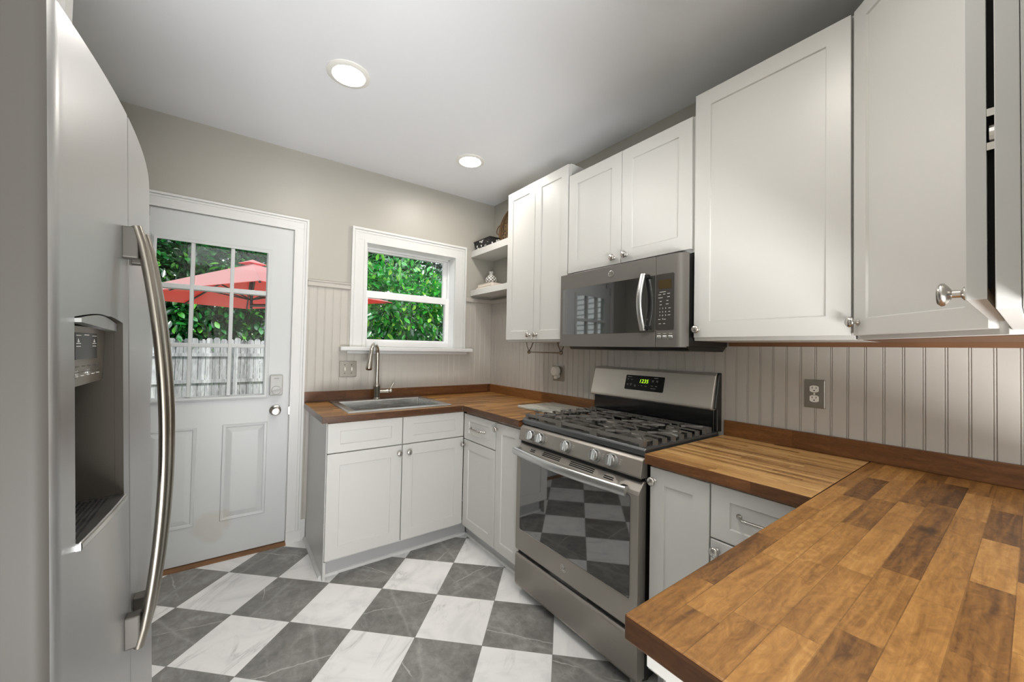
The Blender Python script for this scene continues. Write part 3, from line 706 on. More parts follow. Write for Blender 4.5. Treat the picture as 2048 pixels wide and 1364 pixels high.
MB().box(-.009, -.0235, -2.0545, -3.235, CT+.0005, .985).build('backsplash_board', M['splash_y'], None, bevel=.0015, label='long brown wooden backsplash board right of the range along the wall', cat='backsplash')
t = thing('worktop', 'broad butcher block peninsula worktop in the right foreground', 'worktop', (-.75, -2.9, CB), 'butcher block worktops')
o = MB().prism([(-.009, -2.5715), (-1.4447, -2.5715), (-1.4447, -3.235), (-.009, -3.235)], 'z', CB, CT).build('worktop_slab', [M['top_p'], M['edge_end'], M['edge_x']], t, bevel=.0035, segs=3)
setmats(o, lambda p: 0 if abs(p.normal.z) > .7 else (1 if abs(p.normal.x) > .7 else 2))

# ------------------------------------------------------------------ sink and faucet
t = thing('kitchen_sink', 'rectangular stainless steel drop-in sink below the window', 'sink', (-1.03, -.32, CT))
mb = MB(); O = Vector((0, 0, 0))
def rr(x0, x1, y0, y1, z): return [mb.bm.verts.new(c) for c in ((x0, y0, z), (x1, y0, z), (x1, y1, z), (x0, y1, z))]
R = [rr(-1.362, -.698, -.596, -.042, CT+.0005), rr(-1.360, -.700, -.594, -.044, CT+.007), rr(-1.350, -.710, -.584, -.054, CT+.0095), rr(-1.315, -.745, -.553, -.135, CT+.0085),
     rr(-1.311, -.749, -.549, -.139, CT+.002), rr(-1.300, -.760, -.540, -.150, CT-.19), rr(-1.28, -.78, -.52, -.17, CT-.205)]
for A, B in zip(R, R[1:]):
    for i in range(4): mb.bm.faces.new([A[i], A[(i+1) % 4], B[(i+1) % 4], B[i]])
mb.bm.faces.new(R[-1]); mb.build('basin', M['sink'], t, bevel=.004, segs=2)
MB().lathe([(0, 0), (.042, 0), (.042, .003), (.03, .004), (.028, .001), (0, .001)], (-1.03, -.34, CT-.205), Z, 28).build('drain', M['nickel'], t, smooth=True)
FXx, FY, FZ = -1.048, -.088, CT+.009
t = thing('faucet', 'tall nickel gooseneck pull-down faucet with a side lever', 'faucet', (FXx, FY, FZ))
MB().lathe([(0, 0), (.027, 0), (.027, .004), (.0235, .008), (.0235, .085), (.025, .088), (.025, .094), (.019, .105), (.0145, .115), (.0145, .12), (0, .12)], (FXx, FY, FZ), Z, 28).build('faucet_body', M['faucet'], t, smooth=True)
sd = Vector((-math.sin(.58), -math.cos(.58), 0)); P0 = Vector((FXx, FY, FZ+.115))
pts = [P0, P0+Z*.08, P0+Z*.165]
R0 = .075; c0 = P0+Z*.205+sd*R0
pts += [c0 - sd*R0*math.cos(a) + Z*(R0*math.sin(a)) for a in np.linspace(0, PI*.90, 16)]
pts.append(pts[-1]+(pts[-1]-pts[-2]).normalized()*.03)
MB().tube(pts, .0135, 16).build('spout', M['faucet'], t, smooth=True)
dr = (pts[-1]-pts[-2]).normalized()
MB().lathe([(0, 0), (.0145, 0), (.015, .01), (.0165, .03), (.021, .085), (.022, .098), (.018, .103), (0, .103)], pts[-1], dr, 24).build('spray_head', M['faucet'], t, smooth=True, ang=50)
lv = Vector((math.cos(.1), -math.sin(.1), 0))
l = MB().lathe([(0, .015), (.013, .015), (.013, .075), (.0145, .078), (.0145, .084), (.010, .09), (.012, .098), (.010, .108), (0, .112)], (FXx, FY, FZ+.052), lv, 20).build('lever_hub', M['faucet'], t, smooth=True)
L0 = Vector((FXx, FY, FZ+.058))+lv*.098
MB().tube([L0, L0+Z*.018+lv*.004, L0+Z*.035+lv*.014, L0+Z*.052+lv*.022], [.005, .004, .0055, .0065], 10).build('lever', M['faucet'], l, smooth=True)

# ------------------------------------------------------------------ wall plates
t = thing('light_switch', 'brushed steel double toggle switch plate left of the faucet', 'light switch', (-1.231, -.009, 1.08))
MB().box(-1.290, -1.173, -.0095, -.0150, 1.080, 1.193).build('wall_plate', M['plate'], t, bevel=.003)
for dx in (-.023, .023):
    MB().fbox((-1.2315+dx, -.015, 1.1365), X, -Y, -.005, .005, -.012, .012, 0, .010).build('toggle', M['ivory'], t, bevel=.002)
    for dz in (-.030, .030): MB().lathe([(0, 0), (.0038, 0), (.003, .0015), (0, .0018)], (-1.2315+dx, -.015, 1.1365+dz), -Y, 10).build('screw', M['slate_dark'], t)
def outlet(yc, zc, w, lab, mat):
    t = thing('wall_outlet', lab, 'outlet', (-.009, yc, zc-.057), 'wall outlets')
    MB().box(-.0095, -.0150, yc-w/2, yc+w/2, zc-.057, zc+.057).build('wall_plate', mat, t, bevel=.003)
    for dz in (.0195, -.0195):
        mb = MB(); pts = [(yc+.0172*max(-.86, min(.86, math.cos(a)*1.15)), zc+dz+.0140*math.sin(a)) for a in np.linspace(0, 2*PI, 28, endpoint=False)]
        mb.prism(pts, 'x', -.0148, -.0172); rc = mb.build('receptacle', M['white_plastic'], t)
        for dy in (-.0065, .0065): MB().box(-.0170, -.0176, yc+dy-.001, yc+dy+.001, zc+dz+.001, zc+dz+.0085).build('slot', M['gap'], rc)
        MB().lathe([(0, 0), (.0024, 0), (.0024, .0005), (0, .0005)], (-.0171, yc, zc+dz-.006), -X, 10).build('slot', M['gap'], rc)
    MB().lathe([(0, 0), (.0035, 0), (.003, .0012), (0, .0015)], (-.015, yc, zc), -X, 10).build('screw', M['white_plastic'], t)
    return t
outlet(-2.4025, 1.1445, .069, 'steel-plated duplex wall outlet above the worktop right of the range', M['plate'])
outlet(-.903, 1.137, .114, 'pale wall outlet plate left of the range under the towel bar', M['plate'])
t = thing('air_freshener', 'round white plug-in device on the outlet left of the range', 'plug-in', (-.018, -.895, 1.12))
MB().lathe([(0, 0), (.034, 0), (.036, .006), (.034, .030), (.030, .036), (0, .037)], (-.0178, -.893, 1.150), -X, 30).build('body', M['ivory'], t, smooth=True)
MB().box(-.0178, -.035, -.875, -.905, 1.095, 1.120).build('plug_base', M['ivory'], t, bevel=.003)

# ------------------------------------------------------------------ gas range
YL, YR = -1.270, -2.036
ym = (YL+YR)/2
t = thing('gas_range', 'slate grey freestanding gas range with five burners and oven', 'range', (-.33, ym, 0))
MB().box(-.03, -.605, YL-.003, YR+.003, .03, .895).build('body', M['slate_dark'], t, bevel=.003)
for y in (YL-.04, YR+.04):
    for x in (-.08, -.55): MB().lathe([(0, 0), (.018, 0), (.018, .03), (0, .03)], (x, y, 0), Z, 14).build('foot', M['black'], t)
# warming drawer
MB().prism([(-.605, .045), (-.650, .045), (-.656, .06), (-.656, .205), (-.648, .214), (-.605, .214)], 'y', YL, YR).build('drawer_front', M['slate'], t, bevel=.003)
MB().box(-.600, -.640, YL-.01, YR+.01, .214, .232).build('drawer_gap', M['gap'], t)
MB().box(-.60, -.643, ym-.12, ym+.12, .219, .2335).build('drawer_grip', M['slate_dark'], t)
# oven door: lower frame, sloped vent top
prof = [(-.605, .232), (-.648, .232), (-.656, .242), (-.656, .752), (-.650, .765), (-.622, .797), (-.605, .797)]
od = MB().prism(prof, 'y', YL, YR).build('oven_door', M['slate'], t, bevel=.003)
def rrect(y0, y1, z0, z1, r, k=5):
    p = []
    for cy, cz, a0 in ((y1-r, z1-r, 0), (y0+r, z1-r, PI/2), (y0+r, z0+r, PI), (y1-r, z0+r, 1.5*PI)):
        p += [(cy+r*math.cos(a0+i*PI/2/k), cz+r*math.sin(a0+i*PI/2/k)) for i in range(k+1)]
    return p
MB().prism(rrect(YR+.036, YL-.038, .352, .745, .012), 'x', -.654, -.6585).build('oven_window', M['oven_glass'], od, label='dark reflective oven window')
mb = MB(); mb.tube([Vector((-.6585, YL-.040, .3505)), Vector((-.6585, YR+.038, .3505))], .0016, 6); mb.build('edge_highlight', M['nickel'], od)  # thin bright rod added as the white highlight along the window's bottom
sl = Vector((.028, 0, .032)).normalized(); nn = Vector((-.032, 0, .028)).normalized()
for yc, w, rows in ((YL-.115, .035, 2), (YL-.255, .125, 3), (YL-.455, .145, 3), (YL-.61, .05, 2)):
    mb = MB()
    for r_ in range(rows):
        c = Vector((-.650, yc, .765))+sl*(.010+.0085*r_)
        a, b_ = c-sl*.0023, c+sl*.0023
        mb.prism([(a.x, a.z), (b_.x, b_.z), (b_.x+nn.x*.0008, b_.z+nn.z*.0008), (a.x+nn.x*.0008, a.z+nn.z*.0008)], 'y', yc-w/2, yc+w/2)
    mb.build('vent_slots', M['gap'], od)
hp = []
for q in np.linspace(0, 1, 21):
    hp.append(Vector((-.690-.030*math.sin(PI*q), YL-.020+(YR+.035-YL+.020)*q, .765)))
hd = MB().tube(hp, .0125, 14, (1.55, .75), side=(0, 0, 1)).build('oven_handle', M['steel'], od, smooth=True)
for y in (YL-.022, YR+.062): MB().box(-.650, -.700, y-.012, y+.012, .752, .778).build('handle_bracket', M['steel'], od, bevel=.003)
def logo(O, u, v, r, parent):
    n_ = Vector(u).cross(Vector(v))
    b_ = MB().lathe([(0, 0), (r, 0), (r, .0016), (r*.9, .0024), (r*.86, .0018), (0, .0018)], O, n_, 32).build('badge', M['alu'], parent, smooth=True)
    MB().lathe([(r*.70, .0018), (r*.77, .0018), (r*.77, .0024), (r*.70, .0024)], O, n_, 32, ring=True).build('badge_ring', M['slate_dark'], b_)
    text('GE', r*.95, Vector(O)+n_*.0019, u, v, M['slate_dark'], 'badge_letters', b_, .0004, shear=.25)
logo((-.656, -1.640, .298), -Y, Z, .0185, od)
# control panel with five knobs
MB().box(-.600, -.632, YL-.008, YR+.008, .797, .815).build('panel_gap', M['gap'], t)
cp = MB().prism([(-.600, .812), (-.641, .812), (-.646, .820), (-.632, .880), (-.618, .890), (-.600, .890)], 'y', YL+.001, YR-.001).build('control_panel', M['slate'], t, bevel=.002)
kn = Vector((-.974, 0, .227)).normalized()
for y in (-1.374, -1.448, -1.633, -1.808, -1.898):
    O = Vector((-.6395, y, .8515))
    kb = MB().lathe([(0, 0), (.029, 0), (.029, .003), (.0255, .004), (.0245, .022), (.0225, .0245), (0, .0245)], O, kn, 32).build('burner_knob', M['steel'], cp, smooth=True)
    vv = Vector((.227, 0, .974)).normalized()
    mb = MB(); P = O+kn*.0245
    def fr(a, c, e): return mb.bm.verts.new(P + Y*a + vv*c + kn*e)
    bx = [fr(a, c, e) for e in (0, .012) for a, c in ((-.0048, -.021), (.0048, -.021), (.0048, .021), (-.0048, .021))]
    for f in ((0,3,2,1),(4,5,6,7),(0,1,5,4),(1,2,6,5),(2,3,7,6),(3,0,4,7)): mb.bm.faces.new([bx[i] for i in f])
    mb.build('grip', M['steel'], kb, bevel=.002)
    mb = MB(); P2 = O+kn*.0366; a0 = P2+vv*.008-Y*.0006; mb.tube([P2+vv*.012, P2+vv*.019], .0011, 6); mb.build('pointer', M['black'], kb)
    for k_ in range(3):
        c = O+kn*.0004-Y*.036+vv*(.012-.009*k_)
        MB().tube([c, c-Y*(.010-.002*k_)], .0007, 5).build('marking', M['label'], cp)
# cooktop
mb = MB().prism([(-.05, .890), (-.612, .890), (-.622, .900), (-.622, .918), (-.614, .926), (-.598, .927), (-.585, .919), (-.07, .919), (-.06, .927), (-.05, .927)], 'y', YL+.002, YR-.002)
ck = mb.build('cooktop', M['cooktop'], t, bevel=.002)
for a, c in ((YL+.003, YL-.014), (YR-.003, YR+.014)): MB().box(-.055, -.612, a, c, .915, .927).build('cooktop_rim', M['cooktop'], ck, bevel=.004, segs=3)
MB().box(-.075, -.588, YL-.018, YR+.018, .9185, .9195).build('burner_tray', M['enamel'], ck)
burn = [(-.46, -1.415, .042), (-.19, -1.415, .034), (-.325, ym, .046), (-.46, -1.895, .048), (-.19, -1.895, .034)]
for x, y, r in burn:
    bu = MB().lathe([(0, 0), (r*1.25, 0), (r*1.2, .004), (r, .006), (r, .018), (r*.9, .020), (0, .020)], (x, y, .919), Z, 28).build('burner', M['alu'], t, smooth=True)
    MB().lathe([(0, 0), (r*.92, 0), (r*.95, .003), (r*.85, .007), (0, .008)], (x, y, .939), Z, 28).build('burner_cap', M['iron'], bu, smooth=True)
def bar(mb, a, b, w=.0075, h=.011):
    a, b = Vector(a), Vector(b); d = (b-a); L = d.length; d.normalize(); s_ = Vector((-d.y, d.x, 0)).normalized()
    c = []
    for p in (a, b):
        for sx, hz in ((-1, -h), (1, -h), (.72, 0), (-.72, 0)): c.append(mb.bm.verts.new(p+s_*(w/2*sx)+Z*hz))
    for f in ((0,1,2,3),(7,6,5,4),(0,4,5,1),(1,5,6,2),(2,6,7,3),(3,7,4,0)): mb.bm.faces.new([c[i] for i in f])
GZ = .9515
secs = [(YL-.014, YL-.270), (YL-.273, YR+.273), (YR+.270, YR+.014)]
for si, (ya, yb) in enumerate(secs):
    mb = MB(); x0, x1 = -.600, -.088
    bar(mb, (x0, ya, GZ), (x0, yb, GZ), .013, .014); bar(mb, (x1, ya, GZ), (x1, yb, GZ), .011, .013)
    for x in (x0, x1):
        for y in (ya-.008, yb+.008): mb.box(x-.011, x+.011, y-.010, y+.010, .9195, GZ-.001)
    yc = (ya+yb)/2
    bar(mb, (x0, yc-.0, GZ), (x0+.085, yc, GZ)); bar(mb, (x1, yc, GZ), (x1-.055, yc, GZ))
    xs = np.linspace(x0+.066, x1-.060, 7)
    cx = [b_[0] for b_ in burn if abs(b_[1]-yc) < .1]
    for i, x in enumerate(xs):
        gap = .022
        for c in cx:
            if abs(x-c) < .06: gap = .040
        for sg, ye in ((1, ya), (-1, yb)):
            outer = (si == 0 and sg == 1) or (si == 2 and sg == -1)
            bar(mb, (x, ye - (sg*.004 if outer else 0), GZ), (x, yc+sg*gap, GZ), .0065, .0065)
            if outer: mb.box(x-.006, x+.006, ye-.012, ye+.004, .9195, GZ-.002)
    for c in cx:
        for sx, sy in ((1, 1), (1, -1), (-1, 1), (-1, -1)):
            bar(mb, (c+sx*.026, yc+sy*.026, GZ+.0008), (c+sx*.105, yc+sy*.098, GZ+.0008), .0085, .008)
    if si != 0: bar(mb, (x0, ya-.004, GZ-.002), (x1, ya-.004, GZ-.002), .008, .010)
    if si != 2: bar(mb, (x0, yb+.004, GZ-.002), (x1, yb+.004, GZ-.002), .008, .010)
    mb.build('grate', M['iron'], t, weld=False)
# backguard
MB().prism([(-.012, .900), (-.058, .927), (-.055, 1.034), (-.012, 1.034)], 'y', YL-.012, YR+.012).build('riser', M['enamel'], t, bevel=.003)
bgd = MB().prism([(-.012, 1.028), (-.074, 1.030), (-.083, 1.036), (-.083, 1.046), (-.044, 1.192), (-.034, 1.202), (-.012, 1.204)], 'y', YL-.002, YR+.010).build('backguard', M['slate_light'], t, bevel=.003)
MB().prism([(-.010, .925), (-.050, .930), (-.050, 1.035), (-.070, 1.036), (-.034, 1.196), (-.026, 1.206), (-.010, 1.206)], 'y', YR+.012, YR-.003).build('end_cap', M['slate_dark'], t, bevel=.004)
a_, b_ = Vector((-.083, 0, 1.046)), Vector((-.044, 0, 1.192)); vv = (b_-a_).normalized(); un = -Y; nb = un.cross(vv)
def BG(y, s_, e=0.0): return a_ + vv*s_ + nb*e + Y*y
mb = MB(); y0, y1 = -1.520, -1.765
pts = rrect(0, y0-y1, 0, .084, .006)
A = [mb.bm.verts.new(BG(y0-p[0], .040+p[1], .0002)) for p in pts]; B = [mb.bm.verts.new(BG(y0-p[0], .040+p[1], .0022)) for p in pts]
mb.bm.faces.new(A); mb.bm.faces.new(B[::-1])
for i in range(len(pts)): mb.bm.faces.new([A[i], B[i], B[(i+1) % len(pts)], A[(i+1) % len(pts)]])
dp = mb.build('display_panel', M['panel_black'], bgd, label='glossy black oven control display')
text('1235', .030, BG(-1.640, .092, .0024), un, vv, M['green_led'], 'clock_digits', dp, .0003, shear=.15)
def dash(y, s_, w, parent, hgt=.0016, m='label'):
    mb = MB(); P = [BG(y, s_, .0023), BG(y-w, s_, .0023), BG(y-w, s_+hgt, .0023), BG(y, s_+hgt, .0023)]; Q = [p+nb*.0004 for p in P]
    v_ = [mb.bm.verts.new(p) for p in P+Q]
    for f in ((0,3,2,1),(4,5,6,7),(0,1,5,4),(1,2,6,5),(2,3,7,6),(3,0,4,7)): mb.bm.faces.new([v_[i] for i in f])
    mb.build('button_legend', M[m], parent)
for y, s_, w in ((-1.532, .112, .026), (-1.532, .098, .010), (-1.556, .098, .010), (-1.532, .070, .011), (-1.554, .072, .013), (-1.582, .066, .011), (-1.610, .066, .004), (-1.628, .066, .007), (-1.652, .066, .011),
                  (-1.702, .114, .026), (-1.692, .100, .013), (-1.718, .100, .011), (-1.690, .070, .012), (-1.715, .070, .012), (-1.690, .056, .030), (-1.692, .094, .011), (-1.719, .094, .009), (-1.534, .064, .008), (-1.556, .065, .009), (-1.584, .060, .009)): dash(y, s_, w, dp)

# ------------------------------------------------------------------ over-the-range microwave
ML, MR = -1.3175, -2.066
t = thing('microwave', 'slate grey over-the-range microwave under the two-door wall cabinet', 'microwave', (-.2, (ML+MR)/2, 1.322))
MB().box(-.02, -.365, ML-.001, MR+.001, 1.328, 1.724).build('body', M['slate_dark'], t, bevel=.002)
MB().prism([(-.03, 1.328), (-.375, 1.328), (-.355, 1.308), (-.06, 1.306)], 'y', ML-.045, MR+.0).build('underside', M['black'], t, bevel=.003)
MB().prism([(-.36, ML), (-.398, ML), (-.404, -1.55), (-.406, -1.70), (-.404, -1.85), (-.402, -1.9315), (-.36, -1.9315)], 'z', 1.322, 1.726).build('door', M['slate_oven'], t, bevel=.002)
o_door = [o for o in bpy.data.objects if o.parent == t and o.name.startswith('door')][0]
pz = MB().prism([(-.36, -1.9335), (-.402, -1.9335), (-.400, -2.028), (-.396, -2.044), (-.384, -2.058), (-.36, MR)], 'z', 1.322, 1.726).build('control_side', M['slate_oven'], t, bevel=.002, smooth=True, ang=50)
mb = MB()
zs = (1.389, 1.642); ys = np.linspace(ML-.022, -1.930, 9)
xf = lambda y: np.interp(-y, [-ML, 1.55, 1.70, 1.85, 1.9315], [-.398, -.404, -.406, -.404, -.402])
F = [[mb.bm.verts.new((xf(y)-e, y, z)) for z in zs] for e in (-.004, .0012) for y in ys]
k9 = len(ys)
for i in range(k9-1):
    mb.bm.faces.new([F[k9+i][0], F[k9+i+1][0], F[k9+i+1][1], F[k9+i][1]]); mb.bm.faces.new([F[i][0], F[i][1], F[i+1][1], F[i+1][0]])
    mb.bm.faces.new([F[i][1], F[k9+i][1], F[k9+i+1][1], F[i+1][1]]); mb.bm.faces.new([F[i][0], F[i+1][0], F[k9+i+1][0], F[k9+i][0]])
for i in (0, k9-1): mb.bm.faces.new([F[i][0], F[i][1], F[k9+i][1], F[k9+i][0]])
M['mw_glass'] = M['oven_glass']
mb.build('door_window', M['mw_glass'], o_door, smooth=True, label='dark reflective microwave window')
hp = [Vector((-.418-.030*math.sin(PI*q), -1.878, 1.398+.255*q)) for q in np.linspace(0, 1, 19)]
hd = MB().tube(hp, .0095, 14, (.75, 1.45), side=(1, 0, 0)).build('door_handle', M['steel'], o_door, smooth=True)
for z in (1.402, 1.632): MB().box(-.402, -.424, -1.886, -1.905, z, z+.017).build('handle_mount', M['black'], o_door, bevel=.002)
logo((-.4068, -1.686, 1.684), -Y, Z, .0165, o_door)
mb = MB().prism(rrect(-2.020, -1.9355, 1.398, 1.643, .006), 'x', -.3995, -.4035); pn = mb.build('touch_panel', M['panel_grey'], pz)
MB().prism(rrect(-2.008, -1.948, 1.578, 1.617, .002), 'x', -.4033, -.4040).build('clock_display', M['amber'], pn, label='dim amber display')
for r_, row in enumerate(('123', '456', '789', ' 0 ')):
    for c_, ch in enumerate(row):
        if ch != ' ': text(ch, .0095, (-.4037, -1.955-.014*c_, 1.492-.0155*r_), -Y, Z, M['label'], 'key_digit', pn, .0002)
def mdash(y, z, w, h=.0022):
    MB().box(-.4035, -.4040, y, y-w, z, z+h).build('key_legend', M['label'], pn)
for y, z, w in ((-1.953, 1.563, .030), (-1.948, 1.552, .012), (-1.970, 1.553, .010), (-1.990, 1.554, .013), (-1.948, 1.538, .020), (-1.990, 1.540, .012), (-1.954, 1.522, .010), (-1.986, 1.524, .010), (-1.954, 1.507, .010), (-1.984, 1.509, .013),
                  (-1.996, 1.491, .010), (-1.996, 1.476, .008), (-1.993, 1.461, .012), (-1.948, 1.443, .010), (-1.974, 1.443, .010), (-1.950, 1.424, .011), (-1.972, 1.424, .009)): mdash(y, z, w)
for y in (-1.941, -1.968, -1.996):
    MB().box(-.400, -.4045, y, y-.020, 1.360, 1.373).build('push_button', M['steel'], pz, bevel=.002)
    MB().box(-.4005, -.4028, y-.004, y-.017, 1.381, 1.383).build('key_legend', M['label'], pz)

# ------------------------------------------------------------------ wall cabinets
UC, UD = -.3245, -.3435
ZB, ZD, ZT = 1.352, 1.365, 2.3990
u, n = -Y, -X
def wall_body(t, y0, y1, z0, z1, ledger=True):
    MB().frame((-.009, y0, z0), -Y, -X, abs(y1-y0), z1-z0, .016, 0, -UC-.009).build('body', M['cab'], t, bevel=.001)
    MB().box(-.02, UC+.004, y0-.016, y1+.016, z0+.006, z0+.014).build('bottom_panel', M['raw'], t, label='raw wood underside')
    MB().box(UC+.0, UC+.018, y0-.016, y1+.016, z0+.014, z1-.014).build('inner_front', M['cab'], t)
    MB().box(-.02, UC+.01, y0-.015, y1+.015, z1-.012, z1-.002).build('top_panel', M['cab'], t)
t = thing('wall_cabinet', 'narrow white two-door wall cabinet beside the floating shelves', 'cabinet', (-.17, -1.0, ZB), 'white shaker wall cabinets')
wall_body(t, -.704, -1.315, ZB, 2.404)
d = sdoor(t, (UC, -.706, ZD), u, n, .299, ZT-ZD, .058); knob((UC-.019, -.972, 1.396), n, d, .0155)
d = sdoor(t, (UC, -1.008, ZD), u, n, .301, ZT-ZD, .058); knob((UC-.019, -1.042, 1.397), n, d, .0155)
t = thing('wall_cabinet', 'short white two-door wall cabinet directly above the microwave', 'cabinet', (-.17, -1.69, 1.735), 'white shaker wall cabinets')
wall_body(t, -1.3165, -2.069, 1.732, 2.326)
d = sdoor(t, (UC, -1.318, 1.746), u, n, .374, .573, .062); knob((UC-.019, -1.652, 1.779), n, d)
d = sdoor(t, (UC, -1.695, 1.746), u, n, .368, .573, .062); knob((UC-.019, -1.727, 1.781), n, d)
t = thing('wall_cabinet', 'tall single-door white wall cabinet right of the microwave', 'cabinet', (-.17, -2.33, ZB), 'white shaker wall cabinets')
wall_body(t, -2.0695, -2.596, ZB, 2.404)
d = sdoor(t, (UC, -2.076, ZD), u, n, .512, ZT-ZD, .064); knob((UC-.019, -2.094, 1.399), n, d)
MB().box(-.0095, -.022, -2.074, -3.235, 1.334, 1.3515).build('ledger', M['raw'], t, label='raw wood ledger strip')
# diagonal corner cabinet
t = thing('corner_wall_cabinet', 'diagonal white corner wall cabinet at the far right', 'cabinet', (-.3, -2.9, ZB), 'white shaker wall cabinets')
PA, PB = Vector((UC, -2.600, 0)), Vector((-.628, -2.902, 0))
MB().prism([(-.01, -2.600), (PA.x, PA.y), (PB.x, PB.y), (-.625, -3.235), (-.01, -3.235)], 'z', ZB, 2.404).build('body', M['cab'], t, bevel=.001)
MB().prism([(-.02, -2.61), (PA.x+.02, PA.y-.01), (PB.x+.02, PB.y-.02), (-.61, -3.22), (-.02, -3.22)], 'z', ZB-.0012, ZB-.0002).build('bottom_panel', M['raw'], t, label='raw wood underside')
du = (PB-PA); LD = du.length; du.normalize(); dn = Vector((du.y, -du.x, 0))
if dn.x > 0: dn = -dn
d = sdoor(t, PA+du*.012+Z*ZD, du, dn, LD-.030, ZT-ZD, .050)
knob(PA+du*.030+dn*.019+Z*1.406, dn, d)
# cabinet over the peninsula, seen end-on
t = thing('wall_cabinet', 'white wall cabinet over the peninsula, seen end-on at the right edge', 'cabinet', (-.96, -3.07, ZB), 'white shaker wall cabinets')
MB().box(-.628, -1.190, -2.926, -3.235, 1.361, 2.404).build('body', M['cab'], t, bevel=.001)
MB().box(-.628, -1.190, -2.9065, -2.9255, 1.361, 2.404).build('face_frame', M['cab'], t, bevel=.001)
d = sdoor(t, (-.640, -2.8975, 1.379), -X, Y, .492, ZT-1.379, .058); knob((-1.098, -2.8785, 1.392), Y, d, .0165)
for z in (1.62, 1.575): MB().box(-1.118, -1.131, -2.8978, -2.9064, z, z+.010).build('hinge', M['nickel'], t)
MB().lathe([(0, 0), (.012, 0), (.012, .005), (0, .005)], (-1.122, -2.905, 1.598), Y, 14).build('hinge', M['nickel'], t)
MB().box(-.66, -1.115, -2.8978, -2.9064, ZD+.03, ZT-.03).build('door_bumper', M['gap'], t)  # near-black sheet put in as the shade of the gap behind the door
# cabinet above the refrigerator
t = thing('wall_cabinet', 'white cabinet above the refrigerator in the upper left corner', 'cabinet', (-2.6, -1.8, 1.86), 'white shaker wall cabinets')
MB().box(-2.876, -2.309, -2.25, -1.370, 1.86, 2.45).build('body', M['cab'], t, bevel=.001)
d = sdoor(t, (-2.309, -2.245, 1.87), Y, X, .42, .57, .058); knob((-2.290, -1.85, 1.90), X, d)
d = sdoor(t, (-2.309, -1.820, 1.87), Y, X, .42, .57, .058); knob((-2.290, -1.79, 1.90), X, d)

# ------------------------------------------------------------------ floating shelves and what stands on them
for z0, z1, lab in ((2.097, 2.152, 'upper white floating corner shelf carrying the basket'), (1.758, 1.806, 'lower white floating corner shelf carrying books and vase')):
    MB().box(-.001, -.232, -.001, -.702, z0, z1).build('floating_shelf', M['cab'], None, bevel=.0015, label=lab, cat='shelf', group='floating corner shelves')
BZ = 2.152
t = thing('storage_basket', 'black rectangular basket with white flowers on the upper shelf', 'basket', (-.12, -.16, BZ))
mb = MB()
def rq(x0, x1, y0, y1, z): return [mb.bm.verts.new(c) for c in ((x0, y0, z), (x1, y0, z), (x1, y1, z), (x0, y1, z))]
R = [rq(-.214, -.133, -.27, -.045, BZ), rq(-.225, -.122, -.285, -.030, BZ+.070), rq(-.222, -.125, -.282, -.033, BZ+.070), rq(-.211, -.136, -.267, -.048, BZ+.004)]
mb.bm.faces.new(R[0][::-1])
for A, B in zip(R, R[1:]):
    for i in range(4): mb.bm.faces.new([A[i], A[(i+1) % 4], B[(i+1) % 4], B[i]])
mb.bm.faces.new(R[-1]); mb.build('basket_body', M['basket'], t)
mb = MB(); q = [(-.225, -.285), (-.122, -.285), (-.122, -.030), (-.225, -.030), (-.225, -.285)]
for a, c in zip(q, q[1:]): mb.tube([Vector((*a, BZ+.070)), Vector((*c, BZ+.070))], .0045, 8)
mb.build('rim', M['black'], t)
t = thing('wicker_tray', 'round brown woven wicker tray leaning against the wall on the upper shelf', 'tray', (-.06, -.42, BZ))
TC = Vector((-.040, -.360, BZ+.178)); ta = Vector((-1, 0, .20)).normalized()
MB().lathe([(0, 0), (.155, 0), (.155, .006), (0, .006)], TC, ta, 48).build('woven_disc', M['wicker'], t)
tb = Vector((.20, 0, 1)).normalized(); mb = MB()
for rr_, hh in ((.160, .004), (.166, .014), (.170, .024)):
    mb.tube([TC+ta*hh+Y*(rr_*math.cos(a))+tb*(rr_*math.sin(a)) for a in np.linspace(0, 2*PI, 49)], .006, 8)
mb.build('rim', M['cane'], t, smooth=True)
for sg in (1, -1):
    hc = TC+ta*.018+Y*(sg*.168)
    MB().tube([hc+Y*(sg*.055*math.sin(a))+tb*(.045*math.cos(a)) for a in np.linspace(0, PI, 15)], .0048, 8).build('loop_handle', M['cane'], t, smooth=True)
SZ = 1.806
bk1 = thing('book', 'pale book lying flat under the vase, lower of two', 'book', (-.12, -.17, SZ), 'books under the vase')
def book(t, x0, x1, y0, y1, z0, z1):
    MB().box(x0, x1, y0, y1, z0, z0+.002).box(x0, x1, y0, y1, z1-.002, z1).box(x0, x1, y0, y0+.003, z0, z1).build('cover', M['cloth_book'], t, bevel=.0008)
    MB().box(x0+.004, x1-.004, y0+.004, y1-.004, z0+.002, z1-.002).build('pages', M['pages'], t)
book(bk1, -.212, -.045, -.30, -.055, SZ, SZ+.022)
bk2 = thing('book', 'pale book lying directly beneath the patterned vase, upper of two', 'book', (-.12, -.17, SZ+.022), 'books under the vase')
book(bk2, -.205, -.05, -.29, -.07, SZ+.022, SZ+.042)
VZ = SZ+.042
MB().lathe([(0, 0), (.026, 0), (.030, .004), (.046, .022), (.051, .040), (.046, .058), (.030, .074), (.017, .084), (.015, .094), (.022, .108), (.024, .112), (.019, .112), (.013, .096), (0, .094)], (-.125, -.165, VZ), Z, 36).build('vase', M['vase'], None, smooth=True, ang=60, label='small round white vase with a black lattice pattern on two books', cat='vase')

